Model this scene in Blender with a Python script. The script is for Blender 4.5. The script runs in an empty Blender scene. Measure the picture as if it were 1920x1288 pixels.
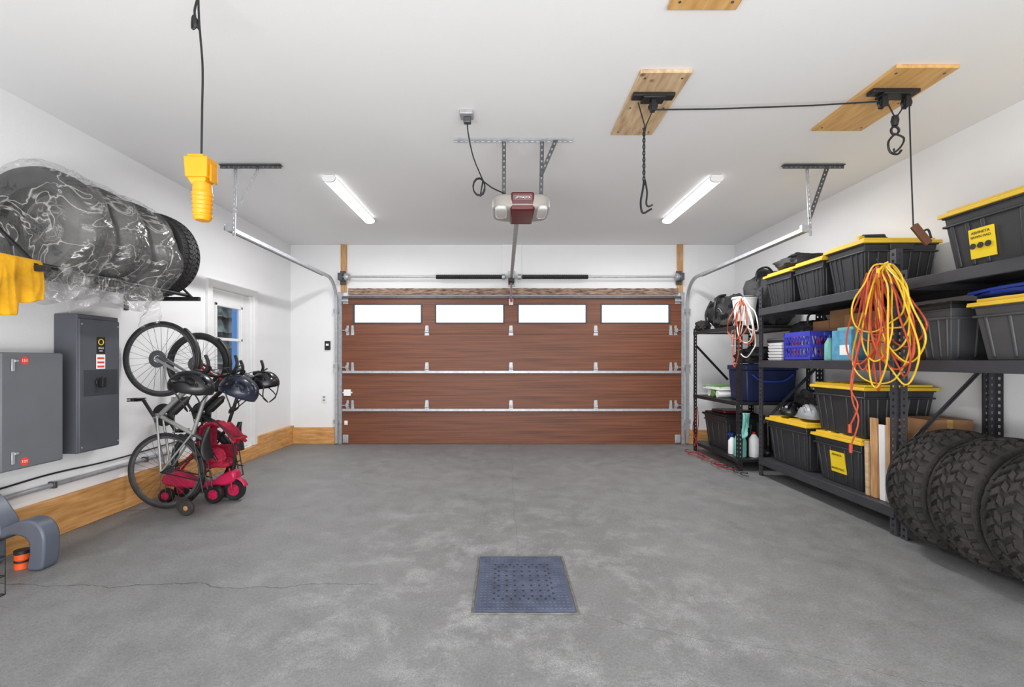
import bpy, math, random
from mathutils import Vector, Matrix, noise
RN=random.Random(7)
sc=bpy.context.scene
sc.view_settings.view_transform='Standard'
sc.view_settings.exposure=.22
COL=sc.collection
WL={}
pi=math.pi
# ---------------------------------------------------------------- materials
def lin(r,g,b):
    f=lambda v:(v/255/12.92 if v/255<=.04045 else ((v/255+.055)/1.055)**2.4)
    return (f(r),f(g),f(b),1)
def mat(name,col,rough=.6,metal=0,var=.12,scale=6,stretch=(1,1,1),col2=None,bump=0,bscale=40,emis=0,coat=0):
    m=bpy.data.materials.new(name); m.use_nodes=True
    N=m.node_tree.nodes; L=m.node_tree.links; p=N['Principled BSDF']
    c=lin(*col)
    tc=N.new('ShaderNodeTexCoord'); mp=N.new('ShaderNodeMapping'); mp.inputs['Scale'].default_value=stretch
    L.new(tc.outputs['Object'],mp.inputs['Vector'])
    nz=N.new('ShaderNodeTexNoise'); nz.inputs['Scale'].default_value=scale; nz.inputs['Detail'].default_value=5
    L.new(mp.outputs[0],nz.inputs['Vector'])
    rp=N.new('ShaderNodeValToRGB'); rp.color_ramp.elements[0].position=.3; rp.color_ramp.elements[1].position=.7
    rp.color_ramp.elements[0].color=tuple(x*(1-var) for x in c[:3])+(1,)
    rp.color_ramp.elements[1].color=lin(*col2) if col2 else tuple(min(1,x*(1+var)) for x in c[:3])+(1,)
    L.new(nz.outputs['Fac'],rp.inputs[0]); L.new(rp.outputs[0],p.inputs['Base Color'])
    p.inputs['Roughness'].default_value=rough; p.inputs['Metallic'].default_value=metal
    if coat: p.inputs['Coat Weight'].default_value=coat
    if emis:
        p.inputs['Emission Color'].default_value=(1,1,1,1); p.inputs['Emission Strength'].default_value=emis
    if bump:
        n2=N.new('ShaderNodeTexNoise'); n2.inputs['Scale'].default_value=bscale; n2.inputs['Detail'].default_value=4
        L.new(mp.outputs[0],n2.inputs['Vector'])
        bp=N.new('ShaderNodeBump'); bp.inputs['Strength'].default_value=bump; bp.inputs['Distance'].default_value=.01
        L.new(n2.outputs['Fac'],bp.inputs['Height']); L.new(bp.outputs[0],p.inputs['Normal'])
    return m
M_wall=mat('white_wall_paint',(229,229,230),.75,var=.015,scale=1.5,bump=.08,bscale=120)
M_ceil=mat('ceiling_paint',(229,229,229),.85,var=.01,scale=1.2,bump=.05,bscale=90)
M_white=mat('white_paint',(226,226,226),.5,var=.03)
M_lumber=mat('pine_lumber',(198,140,78),.6,var=.2,scale=5,stretch=(8,1,8),col2=(218,166,104),bump=.15)
M_lumberx=mat('pine_lumber_across',(198,140,78),.6,var=.2,scale=5,stretch=(1,8,8),col2=(218,166,104),bump=.15)
M_lumberz=mat('pine_lumber_upright',(182,132,86),.6,var=.25,scale=5,stretch=(8,8,1),col2=(208,164,114),bump=.15)
def knotply(name,c1,c2,ck):
    m=mat(name,c1,.6,var=.25,scale=4,stretch=(6,1,6),col2=c2,bump=.1)
    N=m.node_tree.nodes; L=m.node_tree.links; p=N['Principled BSDF']; src=p.inputs['Base Color'].links[0].from_socket
    tc=N.new('ShaderNodeTexCoord'); v=N.new('ShaderNodeTexVoronoi'); v.inputs['Scale'].default_value=7; L.new(tc.outputs['Object'],v.inputs['Vector'])
    r=N.new('ShaderNodeMapRange'); L.new(v.outputs['Distance'],r.inputs[0])
    for i,x in enumerate((.05,.16,1,0)): r.inputs[i+1].default_value=x
    mx=N.new('ShaderNodeMix'); mx.data_type='RGBA'; L.new(r.outputs[0],mx.inputs[0]); L.new(src,mx.inputs[6]); mx.inputs[7].default_value=lin(*ck)
    L.new(mx.outputs[2],p.inputs['Base Color']); return m
M_ply=knotply('plywood_face',(190,156,118),(222,194,156),(128,86,54))
M_ply2=mat('plywood_varnished',(202,152,88),.5,var=.15,scale=4,stretch=(6,1,6),col2=(220,176,112))
M_door=mat('walnut_wood_grain',(92,48,28),.5,var=.22,scale=3.2,stretch=(.3,1,13),col2=(122,70,43),bump=.06,bscale=30)
M_rustwood=mat('weathered_header',(92,52,40),.8,var=.5,scale=16,stretch=(.6,1,3),col2=(176,150,132),bump=.4)
M_steel=mat('galvanised_steel',(176,178,182),.42,.5,var=.15,scale=20)
M_steeld=mat('dark_perforated_steel',(86,88,92),.45,.5,var=.2,scale=20)
M_black=mat('black_plastic',(24,24,26),.5,var=.3,scale=10)
M_blackm=mat('black_painted_metal',(36,36,39),.45,.3,var=.2,scale=12)
M_rack=mat('charcoal_powder_coat',(58,59,64),.5,.2,var=.12,scale=9)
M_tote=mat('black_tote_plastic',(44,45,48),.42,var=.15,scale=7)
M_toteg=mat('grey_tote_plastic',(68,69,72),.5,var=.12,scale=7)
M_lidy=mat('yellow_lid_plastic',(220,182,48),.45,var=.08)
M_rubber=mat('tyre_rubber',(34,34,35),.7,var=.3,scale=12,bump=.25,bscale=60)
M_rubber2=mat('dusty_tyre_rubber',(38,36,35),.85,var=.35,scale=7,col2=(58,54,51),bump=.35,bscale=70)
M_pgrey=mat('electrical_box_grey',(104,107,112),.5,.1,var=.05)
M_pdark=mat('electrical_box_slate',(82,85,92),.5,.15,var=.06)
M_pdark2=mat('electrical_box_recess',(58,60,66),.5,.1,var=.06)
M_yel=mat('safety_yellow_plastic',(222,148,8),.4,var=.08)
M_red=mat('red_plastic',(146,22,28),.35,var=.1)
M_redm=mat('maroon_gloss',(84,20,24),.3,var=.1)
M_pink=mat('magenta_plastic',(178,26,72),.4,var=.2)
M_redfab=mat('crimson_fabric',(156,18,52),.85,var=.4,scale=20,bump=.5)
M_cream=mat('opener_grey_plastic',(148,144,138),.45,var=.04)
M_lens=mat('opener_lens',(195,195,192),.2,var=.05)
M_emit=mat('led_diffuser',(250,250,250),.5,var=.01,emis=1.5)
M_alu=mat('brushed_silver_frame',(154,156,154),.35,.5,var=.1)
M_bikeb=mat('black_bike_paint',(24,24,27),.35,.1,var=.2)
M_biker=mat('red_bike_paint',(130,18,24),.35,.1,var=.2)
M_helm=mat('black_helmet_shell',(24,24,27),.3,var=.3)
M_helmn=mat('navy_helmet_shell',(32,36,52),.3,var=.5,scale=9)
M_helmg=mat('grey_helmet_shell',(150,152,156),.4,var=.2)
M_orange=mat('orange_plastic',(222,88,30),.45,var=.1)
M_ocord=mat('orange_cord',(190,76,42),.5,var=.15)
M_ycord=mat('yellow_cord',(230,188,44),.45,var=.12)
M_wcord=mat('white_cord',(222,218,208),.5,var=.05)
M_rope=mat('black_rope',(30,30,32),.8,var=.3,scale=60)
M_cloth=mat('yellow_cloth',(216,158,14),.9,var=.3,scale=8,bump=.4,bscale=25)
M_bag=mat('black_nylon',(38,38,41),.7,var=.4,scale=10,bump=.5,bscale=18)
M_blue=mat('royal_blue_plastic',(32,56,140),.4,var=.1)
M_crate=mat('violet_blue_plastic',(58,62,170),.4,var=.1)
M_navy=mat('navy_cooler_plastic',(18,30,66),.45,var=.12)
M_lblue=mat('light_blue_carton',(84,148,180),.6,var=.2,scale=20)
M_card=mat('corrugated_cardboard',(162,122,86),.8,var=.12,bump=.1)
M_brown=mat('dark_brown_wood',(90,54,32),.7,var=.2)
M_teal=mat('teal_plastic',(110,176,166),.4,var=.15)
M_green=mat('green_plastic',(96,140,66),.5,var=.2)
M_drain=mat('blue_painted_iron',(66,75,98),.5,.1,var=.25,scale=9,col2=(84,93,116),bump=.2)
M_draine=mat('drain_rim_metal',(108,109,108),.6,.4,var=.3,scale=20,bump=.4)
M_slate=mat('blue_grey_plastic',(84,91,104),.4,var=.08)
M_sticker=mat('orange_sticker',(222,70,52),.5,var=.03)
M_ink=mat('black_ink',(18,18,18),.6,var=.05)
M_wink=mat('white_ink',(235,235,235),.6,var=.03)
M_yink=mat('yellow_label',(232,200,30),.5,var=.03)
M_tree=mat('conifer_foliage',(96,114,108),.9,var=.5,scale=3,col2=(170,180,176))
M_bark=mat('tree_bark',(90,74,60),.9,var=.3)
M_outblue=mat('blue_siding_paint',(90,146,216),.6,var=.06)
def glassmat(name,fac,tint,rough):
    m=bpy.data.materials.new(name); m.use_nodes=True; N=m.node_tree.nodes; L=m.node_tree.links
    N.remove(N['Principled BSDF']); o=N['Material Output']
    t=N.new('ShaderNodeBsdfTransparent'); t.inputs[0].default_value=tint
    g=N.new('ShaderNodeBsdfGlossy'); g.inputs['Roughness'].default_value=rough; g.inputs[0].default_value=(.9,.9,.9,1)
    x=N.new('ShaderNodeMixShader'); x.inputs[0].default_value=fac
    L.new(t.outputs[0],x.inputs[1]); L.new(g.outputs[0],x.inputs[2]); L.new(x.outputs[0],o.inputs[0]); return m
M_glass=glassmat('window_glass',.06,(.97,.98,1,1),.05)
M_glass2=glassmat('tinted_window_glass',.06,(.68,.72,.76,1),.05)
def filmmat():
    m=bpy.data.materials.new('clear_plastic_film'); m.use_nodes=True; N=m.node_tree.nodes; L=m.node_tree.links
    N.remove(N['Principled BSDF']); o=N['Material Output']
    t=N.new('ShaderNodeBsdfTransparent'); t.inputs[0].default_value=(.96,.96,.97,1)
    g=N.new('ShaderNodeBsdfGlossy'); g.inputs['Roughness'].default_value=.16
    d=N.new('ShaderNodeBsdfDiffuse'); d.inputs[0].default_value=(.60,.585,.56,1)
    tc=N.new('ShaderNodeTexCoord')
    n=N.new('ShaderNodeTexNoise'); n.inputs['Scale'].default_value=3.6; n.inputs['Detail'].default_value=3; n.inputs['Distortion'].default_value=1.6
    L.new(tc.outputs['Object'],n.inputs['Vector'])
    a=N.new('ShaderNodeMath'); a.operation='SUBTRACT'; L.new(n.outputs['Fac'],a.inputs[0]); a.inputs[1].default_value=.5
    b_=N.new('ShaderNodeMath'); b_.operation='ABSOLUTE'; L.new(a.outputs[0],b_.inputs[0])
    r=N.new('ShaderNodeMapRange'); L.new(b_.outputs[0],r.inputs[0])
    for i,x in enumerate((0,.016,.45,.0)): r.inputs[i+1].default_value=x  # thin pale streaks: crease highlights painted into the film colour
    nb=N.new('ShaderNodeTexNoise'); nb.inputs['Scale'].default_value=2.2; nb.inputs['Detail'].default_value=5; L.new(tc.outputs['Object'],nb.inputs['Vector'])
    rb=N.new('ShaderNodeMapRange'); L.new(nb.outputs['Fac'],rb.inputs[0])
    for i,x in enumerate((.45,.68,.035,.26)): rb.inputs[i+1].default_value=x
    ad=N.new('ShaderNodeMath'); ad.operation='ADD'; ad.use_clamp=True; L.new(r.outputs[0],ad.inputs[0]); L.new(rb.outputs[0],ad.inputs[1])
    b=N.new('ShaderNodeBump'); b.inputs['Strength'].default_value=1; b.inputs['Distance'].default_value=.04
    L.new(n.outputs['Fac'],b.inputs['Height']); L.new(b.outputs[0],g.inputs['Normal'])
    x=N.new('ShaderNodeMixShader'); L.new(ad.outputs[0],x.inputs[0]); L.new(t.outputs[0],x.inputs[1]); L.new(d.outputs[0],x.inputs[2])
    y=N.new('ShaderNodeMixShader'); y.inputs[0].default_value=.075
    L.new(x.outputs[0],y.inputs[1]); L.new(g.outputs[0],y.inputs[2]); L.new(y.outputs[0],o.inputs[0]); return m
M_film=filmmat()
def floormat():
    m=bpy.data.materials.new('worn_concrete'); m.use_nodes=True; N=m.node_tree.nodes; L=m.node_tree.links; p=N['Principled BSDF']
    tc=N.new('ShaderNodeTexCoord'); O=tc.outputs['Object']
    def nz(s,d=6,dist=0,ro=.5):
        n=N.new('ShaderNodeTexNoise'); n.inputs['Scale'].default_value=s; n.inputs['Detail'].default_value=d; n.inputs['Distortion'].default_value=dist; n.inputs['Roughness'].default_value=ro
        L.new(O,n.inputs['Vector']); return n.outputs['Fac']
    def mt(op,a,b=None,c=None,clamp=False):
        n=N.new('ShaderNodeMath'); n.operation=op; n.use_clamp=clamp
        for i,x in enumerate((a,b,c)):
            if x is None: continue
            if isinstance(x,(int,float)): n.inputs[i].default_value=x
            else: L.new(x,n.inputs[i])
        return n.outputs[0]
    def mr(v,a,b,c,d):
        n=N.new('ShaderNodeMapRange'); L.new(v,n.inputs[0])
        for i,x in enumerate((a,b,c,d)): n.inputs[i+1].default_value=x
        return n.outputs[0]
    sp=N.new('ShaderNodeSeparateXYZ'); L.new(O,sp.inputs[0]); X,Y=sp.outputs[0],sp.outputs[1]
    big=nz(1.1,4,.3); mid=nz(5,12,.2,.72); fine=nz(75,6,0,.75); grit=nz(300,3,0,.8)
    v=mr(big,.3,.7,.172,.192)
    v=mt('ADD',v,mr(mid,.3,.7,-.030,.030)); v=mt('ADD',v,mr(fine,.35,.65,-.036,.036)); v=mt('ADD',v,mr(grit,.35,.65,-.032,.032))
    dx=mt('MULTIPLY',mt('SUBTRACT',X,.1),.8); dy=mt('MULTIPLY',mt('SUBTRACT',Y,2.4),.8)
    d=mt('SQRT',mt('ADD',mt('MULTIPLY',dx,dx),mt('MULTIPLY',dy,dy)))
    near=mr(d,.25,1.5,1,.15)
    sc_=mt('MULTIPLY',near,mr(nz(3.2,14,.2,.75),.49,.63,0,1))
    sc_=mt('MULTIPLY',sc_,mr(nz(150,5,0,.8),.42,.6,.1,1))
    v=mt('ADD',v,mt('MULTIPLY',sc_,.24))
    # small separate chalky scratches
    sc2=mt('MULTIPLY',mr(nz(9,10,1.2,.7),.62,.68,0,.10),near); v=mt('ADD',v,sc2)
    st_=mr(nz(1.7,6,.4),.6,.72,0,.03); v=mt('SUBTRACT',v,st_)
    wig=mr(nz(2.2,8),.3,.7,-.05,.05)
    c1=mt('ABSOLUTE',mt('SUBTRACT',mt('ADD',Y,wig),2.43)); c1=mt('LESS_THAN',c1,.003); c1=mt('MULTIPLY',c1,mt('LESS_THAN',X,-.7))
    c2=mt('ABSOLUTE',mt('SUBTRACT',mt('ADD',X,mt('MULTIPLY',wig,.3)),.09)); c2=mt('LESS_THAN',c2,.003); c2=mt('MULTIPLY',c2,mt('GREATER_THAN',Y,2.8)); c2=mt('MULTIPLY',c2,.35)
    c3=mt('ABSOLUTE',mt('SUBTRACT',mt('ADD',mt('ADD',Y,mt('MULTIPLY',X,.35)),wig),2.28)); c3=mt('LESS_THAN',c3,.003); c3=mt('MULTIPLY',mt('MULTIPLY',c3,mt('GREATER_THAN',X,.36)),.5)
    ck=mt('ADD',mt('ADD',c1,c2),c3,clamp=True)
    v=mt('MULTIPLY',v,mt('SUBTRACT',1,mt('MULTIPLY',ck,.6)))
    cb=N.new('ShaderNodeCombineColor'); L.new(v,cb.inputs[0]); L.new(v,cb.inputs[1]); L.new(v,cb.inputs[2])
    L.new(cb.outputs[0],p.inputs['Base Color']); L.new(mr(mid,.3,.7,.48,.68),p.inputs['Roughness'])
    b=N.new('ShaderNodeBump'); b.inputs['Strength'].default_value=.2; b.inputs['Distance'].default_value=.01; L.new(fine,b.inputs['Height']); L.new(b.outputs[0],p.inputs['Normal'])
    return m
M_floor=floormat()
# ---------------------------------------------------------------- mesh tools
def cr(pts,k=6,closed=False):
    P=[Vector(p) for p in pts]; n=len(P); out=[]
    for i in range(n if closed else n-1):
        if closed: a,b,c,d=P[(i-1)%n],P[i],P[(i+1)%n],P[(i+2)%n]
        else: a,b,c,d=P[max(i-1,0)],P[i],P[i+1],P[min(i+2,n-1)]
        for j in range(k):
            t=j/k; out.append(.5*((2*b)+(c-a)*t+(2*a-5*b+4*c-d)*t*t+(3*b-a-3*c+d)*t**3))
    if not closed: out.append(P[-1])
    return out
def axp(ax,c,r,th,h):
    if ax=='Y': return (c[0]+r*math.cos(th),c[1]+h,c[2]+r*math.sin(th))
    if ax=='Z': return (c[0]+r*math.cos(th),c[1]+r*math.sin(th),c[2]+h)
    return (c[0]+h,c[1]+r*math.cos(th),c[2]+r*math.sin(th))
class B:
    def __init__(s): s.v=[]; s.f=[]
    def hexa(s,p):
        o=len(s.v); s.v+= [tuple(q) for q in p]
        s.f+=[tuple(o+i for i in q) for q in ((0,3,2,1),(4,5,6,7),(0,1,5,4),(1,2,6,5),(2,3,7,6),(3,0,4,7))]; return s
    def box(s,x0,x1,y0,y1,z0,z1):
        return s.hexa([(x0,y0,z0),(x1,y0,z0),(x1,y1,z0),(x0,y1,z0),(x0,y0,z1),(x1,y0,z1),(x1,y1,z1),(x0,y1,z1)])
    def taper(s,x0,x1,y0,y1,z0,z1,i):
        return s.hexa([(x0+i,y0+i,z0),(x1-i,y0+i,z0),(x1-i,y1-i,z0),(x0+i,y1-i,z0),(x0,y0,z1),(x1,y0,z1),(x1,y1,z1),(x0,y1,z1)])
    def prism(s,poly,y0,y1):
        o=len(s.v); n=len(poly); s.v+=[(x,y0,z) for x,z in poly]+[(x,y1,z) for x,z in poly]
        s.f.append(tuple(range(o,o+n))); s.f.append(tuple(range(o+n,o+2*n))[::-1])
        for i in range(n): j=(i+1)%n; s.f.append((o+j,o+i,o+n+i,o+n+j))
        return s
    def beam(s,p0,p1,w,side,t):
        p0,p1=Vector(p0),Vector(p1); d=(p1-p0).normalized(); sd=Vector(side); sd=(sd-d*sd.dot(d)).normalized(); n=d.cross(sd).normalized()
        a=sd*w/2; b=n*t/2
        return s.hexa([p0-a-b,p0+a-b,p0+a+b,p0-a+b,p1-a-b,p1+a-b,p1+a+b,p1-a+b])
    def perf(s,p0,p1,w,side,t,step=.04):
        p0,p1=Vector(p0),Vector(p1); d=(p1-p0); L=d.length; d.normalize(); sd=Vector(side); sd=(sd-d*sd.dot(d)).normalized()
        for k in (-1,1): s.beam(p0+sd*k*w*.34,p1+sd*k*w*.34,w*.32,side,t)
        n=max(1,int(L/step))
        for i in range(n+1):
            c=p0+d*(L*i/n); s.beam(c-d*step*.3,c+d*step*.3,w*.98,side,t*.9)
        return s
    def tube(s,pts,r,n=8,closed=False,flat=None):
        P=[Vector(p) for p in pts]; m=len(P); o=len(s.v); nr=None
        for i in range(m):
            if closed: t=P[(i+1)%m]-P[(i-1)%m]
            else: t=P[min(i+1,m-1)]-P[max(i-1,0)]
            if t.length<1e-9: t=Vector((0,0,1))
            t.normalize()
            if nr is None:
                nr=Vector((0,0,1)) if abs(t.z)<.9 else Vector((1,0,0))
            nr=(nr-t*nr.dot(t))
            if nr.length<1e-6: nr=t.orthogonal()
            nr.normalize(); bn=t.cross(nr); rr=r[i] if isinstance(r,(list,tuple)) else r
            for j in range(n):
                a=2*pi*(j+.5)/n; s.v.append(tuple(P[i]+nr*math.cos(a)*rr*(flat or 1)+bn*math.sin(a)*rr))
        for i in range(m if closed else m-1):
            i2=(i+1)%m
            for j in range(n):
                j2=(j+1)%n; s.f.append((o+i*n+j,o+i*n+j2,o+i2*n+j2,o+i2*n+j))
        if not closed:
            s.f.append(tuple(o+j for j in range(n))[::-1]); s.f.append(tuple(o+(m-1)*n+j for j in range(n)))
        return s
    def lathe(s,prof,c,ax='Z',n=32,closed=False,caps=False,a0=0,a1=None):
        o=len(s.v); m=len(prof); part=a1 is not None; a1=2*pi if a1 is None else a1
        N_=n+1 if part else n
        for i in range(N_):
            th=a0+(a1-a0)*i/n
            for r,h in prof: s.v.append(axp(ax,c,max(r,.0002),th,h))
        for i in range(n):
            i2=i+1 if part else (i+1)%n
            for j in range(m if closed else m-1):
                j2=(j+1)%m; s.f.append((o+i*m+j,o+i2*m+j,o+i2*m+j2,o+i*m+j2))
        return s
    def cyl(s,c,r,h,ax='Z',n=20,r2=None):
        r2=r if r2 is None else r2
        return s.lathe([(0,0),(r,0),(r2,h),(0,h)],c,ax,n)
    def torus(s,c,R,r,ax='Y',n=48,k=10):
        return s.lathe([(R+r*math.cos(2*pi*j/k),r*math.sin(2*pi*j/k)) for j in range(k)],c,ax,n,closed=True)
    def surf(s,fn,nu,nv,cu=False):
        o=len(s.v)
        for i in range(nu if cu else nu+1):
            for j in range(nv+1): s.v.append(tuple(fn(i/nu,j/nv)))
        for i in range(nu):
            i2=(i+1)%nu if cu else i+1
            for j in range(nv): s.f.append((o+i*(nv+1)+j,o+i2*(nv+1)+j,o+i2*(nv+1)+j+1,o+i*(nv+1)+j+1))
        return s
    def blob(s,c,dim,seed=0,amp=.1,fr=3,pw=.7,nu=40,nv=22):
        sg=lambda x,p:math.copysign(abs(x)**p,x)
        def f(u,v):
            a=2*pi*u; b=pi*(v-.5); q=Vector((sg(math.cos(b),pw)*sg(math.cos(a),pw),sg(math.cos(b),pw)*sg(math.sin(a),pw),sg(math.sin(b),pw)))
            k=1+amp*noise.noise(q*fr*.6+Vector((seed,0,0)))+amp*.5*(1-2*abs(noise.noise(q*fr*1.7+Vector((0,seed,0)))))
            z=q.z*k
            return (c[0]+q.x*k*dim[0],c[1]+q.y*k*dim[1],c[2]+max(z,-1)*dim[2])
        return s.surf(f,nu,nv,True)
    def obj(s,name,m,par=None,label=None,cat=None,group=None,kind=None,bevel=0,smooth=40,solid=0):
        xs=[p[0] for p in s.v]; ys=[p[1] for p in s.v]; zs=[p[2] for p in s.v]
        org=Vector(((min(xs)+max(xs))/2,(min(ys)+max(ys))/2,min(zs)))
        if kind=='structure': org=Vector((0,0,0))
        me=bpy.data.meshes.new(name); me.from_pydata([tuple(Vector(p)-org) for p in s.v],[],s.f); me.validate(); me.update()
        if smooth:
            me.polygons.foreach_set('use_smooth',[True]*len(me.polygons)); me.set_sharp_from_angle(angle=math.radians(smooth))
        me.materials.append(m); ob=bpy.data.objects.new(name,me); COL.objects.link(ob)
        if par is not None: ob.parent=par; ob.location=org-WL[par]
        else: ob.location=org
        WL[ob]=org.copy()
        if label: ob['label']=label
        if cat: ob['category']=cat
        if group: ob['group']=group
        if kind: ob['kind']=kind
        if solid:
            sm=ob.modifiers.new('s','SOLIDIFY'); sm.thickness=solid
        if bevel:
            b=ob.modifiers.new('b','BEVEL'); b.width=bevel; b.segments=2; b.limit_method='ANGLE'; b.angle_limit=math.radians(40)
        return ob
def thing(name,label,cat,loc,group=None,kind=None):
    e=bpy.data.objects.new(name,None); COL.objects.link(e); e.location=loc; e.empty_display_size=.05; WL[e]=Vector(loc)
    e['label']=label; e['category']=cat
    if group: e['group']=group
    if kind: e['kind']=kind
    return e
ROT={'-Y':(pi/2,0,0),'-X':(pi/2,0,-pi/2),'+X':(pi/2,0,pi/2)}
def text(s,size,loc,face,m,par,name='lettering'):
    cu=bpy.data.curves.new('t','FONT'); cu.body=s; cu.size=size; cu.align_x='CENTER'; cu.align_y='CENTER'; cu.extrude=.0004
    o=bpy.data.objects.new('t',cu); COL.objects.link(o); bpy.context.view_layer.update()
    me=bpy.data.meshes.new_from_object(o.evaluated_get(bpy.context.evaluated_depsgraph_get())); bpy.data.objects.remove(o)
    me.materials.clear(); me.materials.append(m)
    ob=bpy.data.objects.new(name,me); COL.objects.link(ob); ob.parent=par; ob.location=Vector(loc)-WL[par]; ob.rotation_euler=ROT[face]; WL[ob]=Vector(loc); return ob
# ---------------------------------------------------------------- room
XL,XR,YB,ZC=-3.109,3.357,6.63,2.89
YN=-1.3
B().box(XL-.15,XR+.15,YN,YB+.15,-.1,0).obj('floor',M_floor,label='worn grey concrete garage floor with cracks',cat='floor',kind='structure')
B().box(XL-.15,XR+.15,YN,YB+.15,ZC,ZC+.1).obj('ceiling',M_ceil,label='smooth white painted garage ceiling',cat='ceiling',kind='structure')
B().box(XR,XR+.15,YN,YB+.15,0,ZC).obj('wall_right',M_wall,label='white painted wall behind the shelving',cat='wall',kind='structure')
DY0,DY1,DZ0,DZ1=4.82,5.62,.16,1.99
w=B(); w.box(XL-.15,XL,YN,DY0,0,ZC).box(XL-.15,XL,DY1,YB+.15,0,ZC).box(XL-.15,XL,DY0,DY1,DZ1,ZC).box(XL-.15,XL,DY0,DY1,0,DZ0)
w.obj('wall_left',M_wall,label='white painted side wall with entry door',cat='wall',kind='structure')
w=B(); w.box(XL,-2.29,YB,YB+.15,0,ZC).box(2.51,XR,YB,YB+.15,0,ZC).box(-2.29,2.51,YB,YB+.15,2.10,ZC)
w.obj('wall_back',M_wall,label='white painted wall around the garage door',cat='wall',kind='structure')
B().box(XL,XL+.045,.6,4.76,0,.26).obj('baseboard_left',M_lumber,label='pine plank kerb along the wall',cat='baseboard',kind='structure',bevel=.004)
B().box(XL,XL+.05,4.762,5.68,0,.155).obj('baseboard_sill',M_lumber,label='low pine plank below the entry door',cat='baseboard',kind='structure',bevel=.004)
B().box(XL,XL+.05,5.682,YB,0,.26).obj('baseboard_corner',M_lumber,label='pine plank kerb by the corner',cat='baseboard',kind='structure',bevel=.004)
B().box(XL+.051,-2.42,YB-.045,YB,0,.235).obj('baseboard_back',M_lumberx,label='pine plank kerb below the back wall',cat='baseboard',kind='structure',bevel=.004)
B().box(2.63,XR,YB-.045,YB,0,.2).obj('baseboard_right',M_lumberx,label='pine plank kerb beside the shelving',cat='baseboard',kind='structure',bevel=.004)
B().box(-2.37,-2.285,YB-.03,YB,2.2,ZC).obj('trim_1',M_lumberz,label='upright pine stud above the door track',cat='trim',kind='structure',bevel=.003)
B().box(2.515,2.6,YB-.03,YB,2.2,ZC).obj('trim_2',M_lumberz,label='upright pine stud above the door track',cat='trim',kind='structure',bevel=.003)
B().box(-.03,.256,YB-.02,YB,2.26,ZC).obj('trim_3',M_wall,label='white painted backing board above the door',cat='trim',kind='structure',bevel=.003)
hb=B()
nx=80
hb.surf(lambda u,v:(-2.25+4.77*u,YB-.06-.004*noise.noise(Vector((u*60,v*5,0))),2.16+.004*noise.noise(Vector((u*90,9,0)))+(.088+.007*noise.noise(Vector((u*70,3,0))))*v),160,3)
hb.box(-2.25,2.52,YB-.055,YB,2.162,2.243)
hb.obj('trim_4',M_rustwood,label='weathered header board above the garage door',cat='trim',kind='structure')
B().box(-2.41,-2.34,YB-.025,YB,0,2.2).obj('trim_5',M_steel,label='steel door jamb flashing',cat='trim',kind='structure')
B().box(2.56,2.62,YB-.025,YB,0,2.2).obj('trim_6',M_steel,label='steel door jamb flashing',cat='trim',kind='structure')
# side door
cs=B(); t=XL+.03
cs.box(XL-.001,t,DY0-.08,DY0,DZ0,DZ1+.08).box(XL-.001,t,DY1,DY1+.08,DZ0,DZ1+.08).box(XL-.001,t,DY0,DY1,DZ1,DZ1+.08)
cs.box(XL-.09,XL-.0015,DY0+.0005,DY0+.02,DZ0,DZ1).box(XL-.09,XL-.0015,DY1-.02,DY1-.0005,DZ0,DZ1)
d2=thing('door_2','white entry door with a two-pane window','door',(XL,(DY0+DY1)/2,DZ0),kind='structure')
cs.obj('door_frame',M_white,d2,bevel=.004)
lf=B(); a,b=XL-.07,XL-.03; wy0,wy1,wz0,wz1=DY0+.12,DY1-.17,.98,1.84
lf.box(a,b,DY0+.022,wy0,DZ0+.01,DZ1-.01).box(a,b,wy1,DY1-.022,DZ0+.01,DZ1-.01).box(a,b,wy0,wy1,wz1,DZ1-.01).box(a,b,wy0,wy1,DZ0+.01,wz0)
lf.box(b,b+.008,DY0+.14,DY0+.36,.3,.86).box(b,b+.008,DY0+.42,DY0+.64,.3,.86)
leaf=lf.obj('door_leaf',M_white,d2,bevel=.004)
g=B(); g.box(XL-.055,XL-.05,wy0,wy1,wz0,wz1).obj('window_pane',M_glass2,d2)
g=B(); e=.03
for z in (wz0,1.43,wz1-e): g.box(a-.0,b+.010,wy0,wy1,z,z+e)
g.box(a,b+.010,wy0,wy0+e,wz0,wz1).box(a,b+.010,wy1-e,wy1,wz0,wz1)
g.obj('window_frame',M_white,d2,bevel=.003)
g=B(); g.cyl((b,DY1-.07,1.0),.03,.012,'X').cyl((b,DY1-.07,1.0),.012,.05,'X').lathe([(0,.0),(.028,.008),(.03,.02),(.02,.035),(0,.038)],(b+.04,DY1-.07,1.0),'X')
g.obj('door_knob',M_steeld,d2)
for z in (.35,1.05,1.75): B().box(b-.002,XL+.004,DY0+.021,DY0+.034,z,z+.1).obj('hinge',M_steeld,d2)
# outdoors beyond the side door
B().box(-5.03,-4.93,8.40,8.5,-.1,3.2).obj('blue_porch_post',M_outblue,label='blue painted wooden post outside the window',cat='post',bevel=.01)
for tx,ty in ((-9.5,15.2),(-14.6,24.2)):
    tr=thing('conifer_tree','grey green conifer outside the door window','tree',(tx,ty,-.1),group='trees outside')
    B().cyl((tx,ty,-.1),.12,3.5,'Z').obj('trunk',M_bark,tr)
    fo=B()
    for i in range(9): 
        z=.2+i*.5; r=1.5*(1-i/11)
        fo.surf(lambda u,v,z=z,r=r:(tx+r*v*math.cos(2*pi*u)*(1+.3*math.sin(22*pi*u)),ty+r*v*math.sin(2*pi*u)*(1+.3*math.sin(22*pi*u)),z+.7-.8*v),66,4,True)
    fo.obj('foliage',M_tree,tr)
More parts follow.
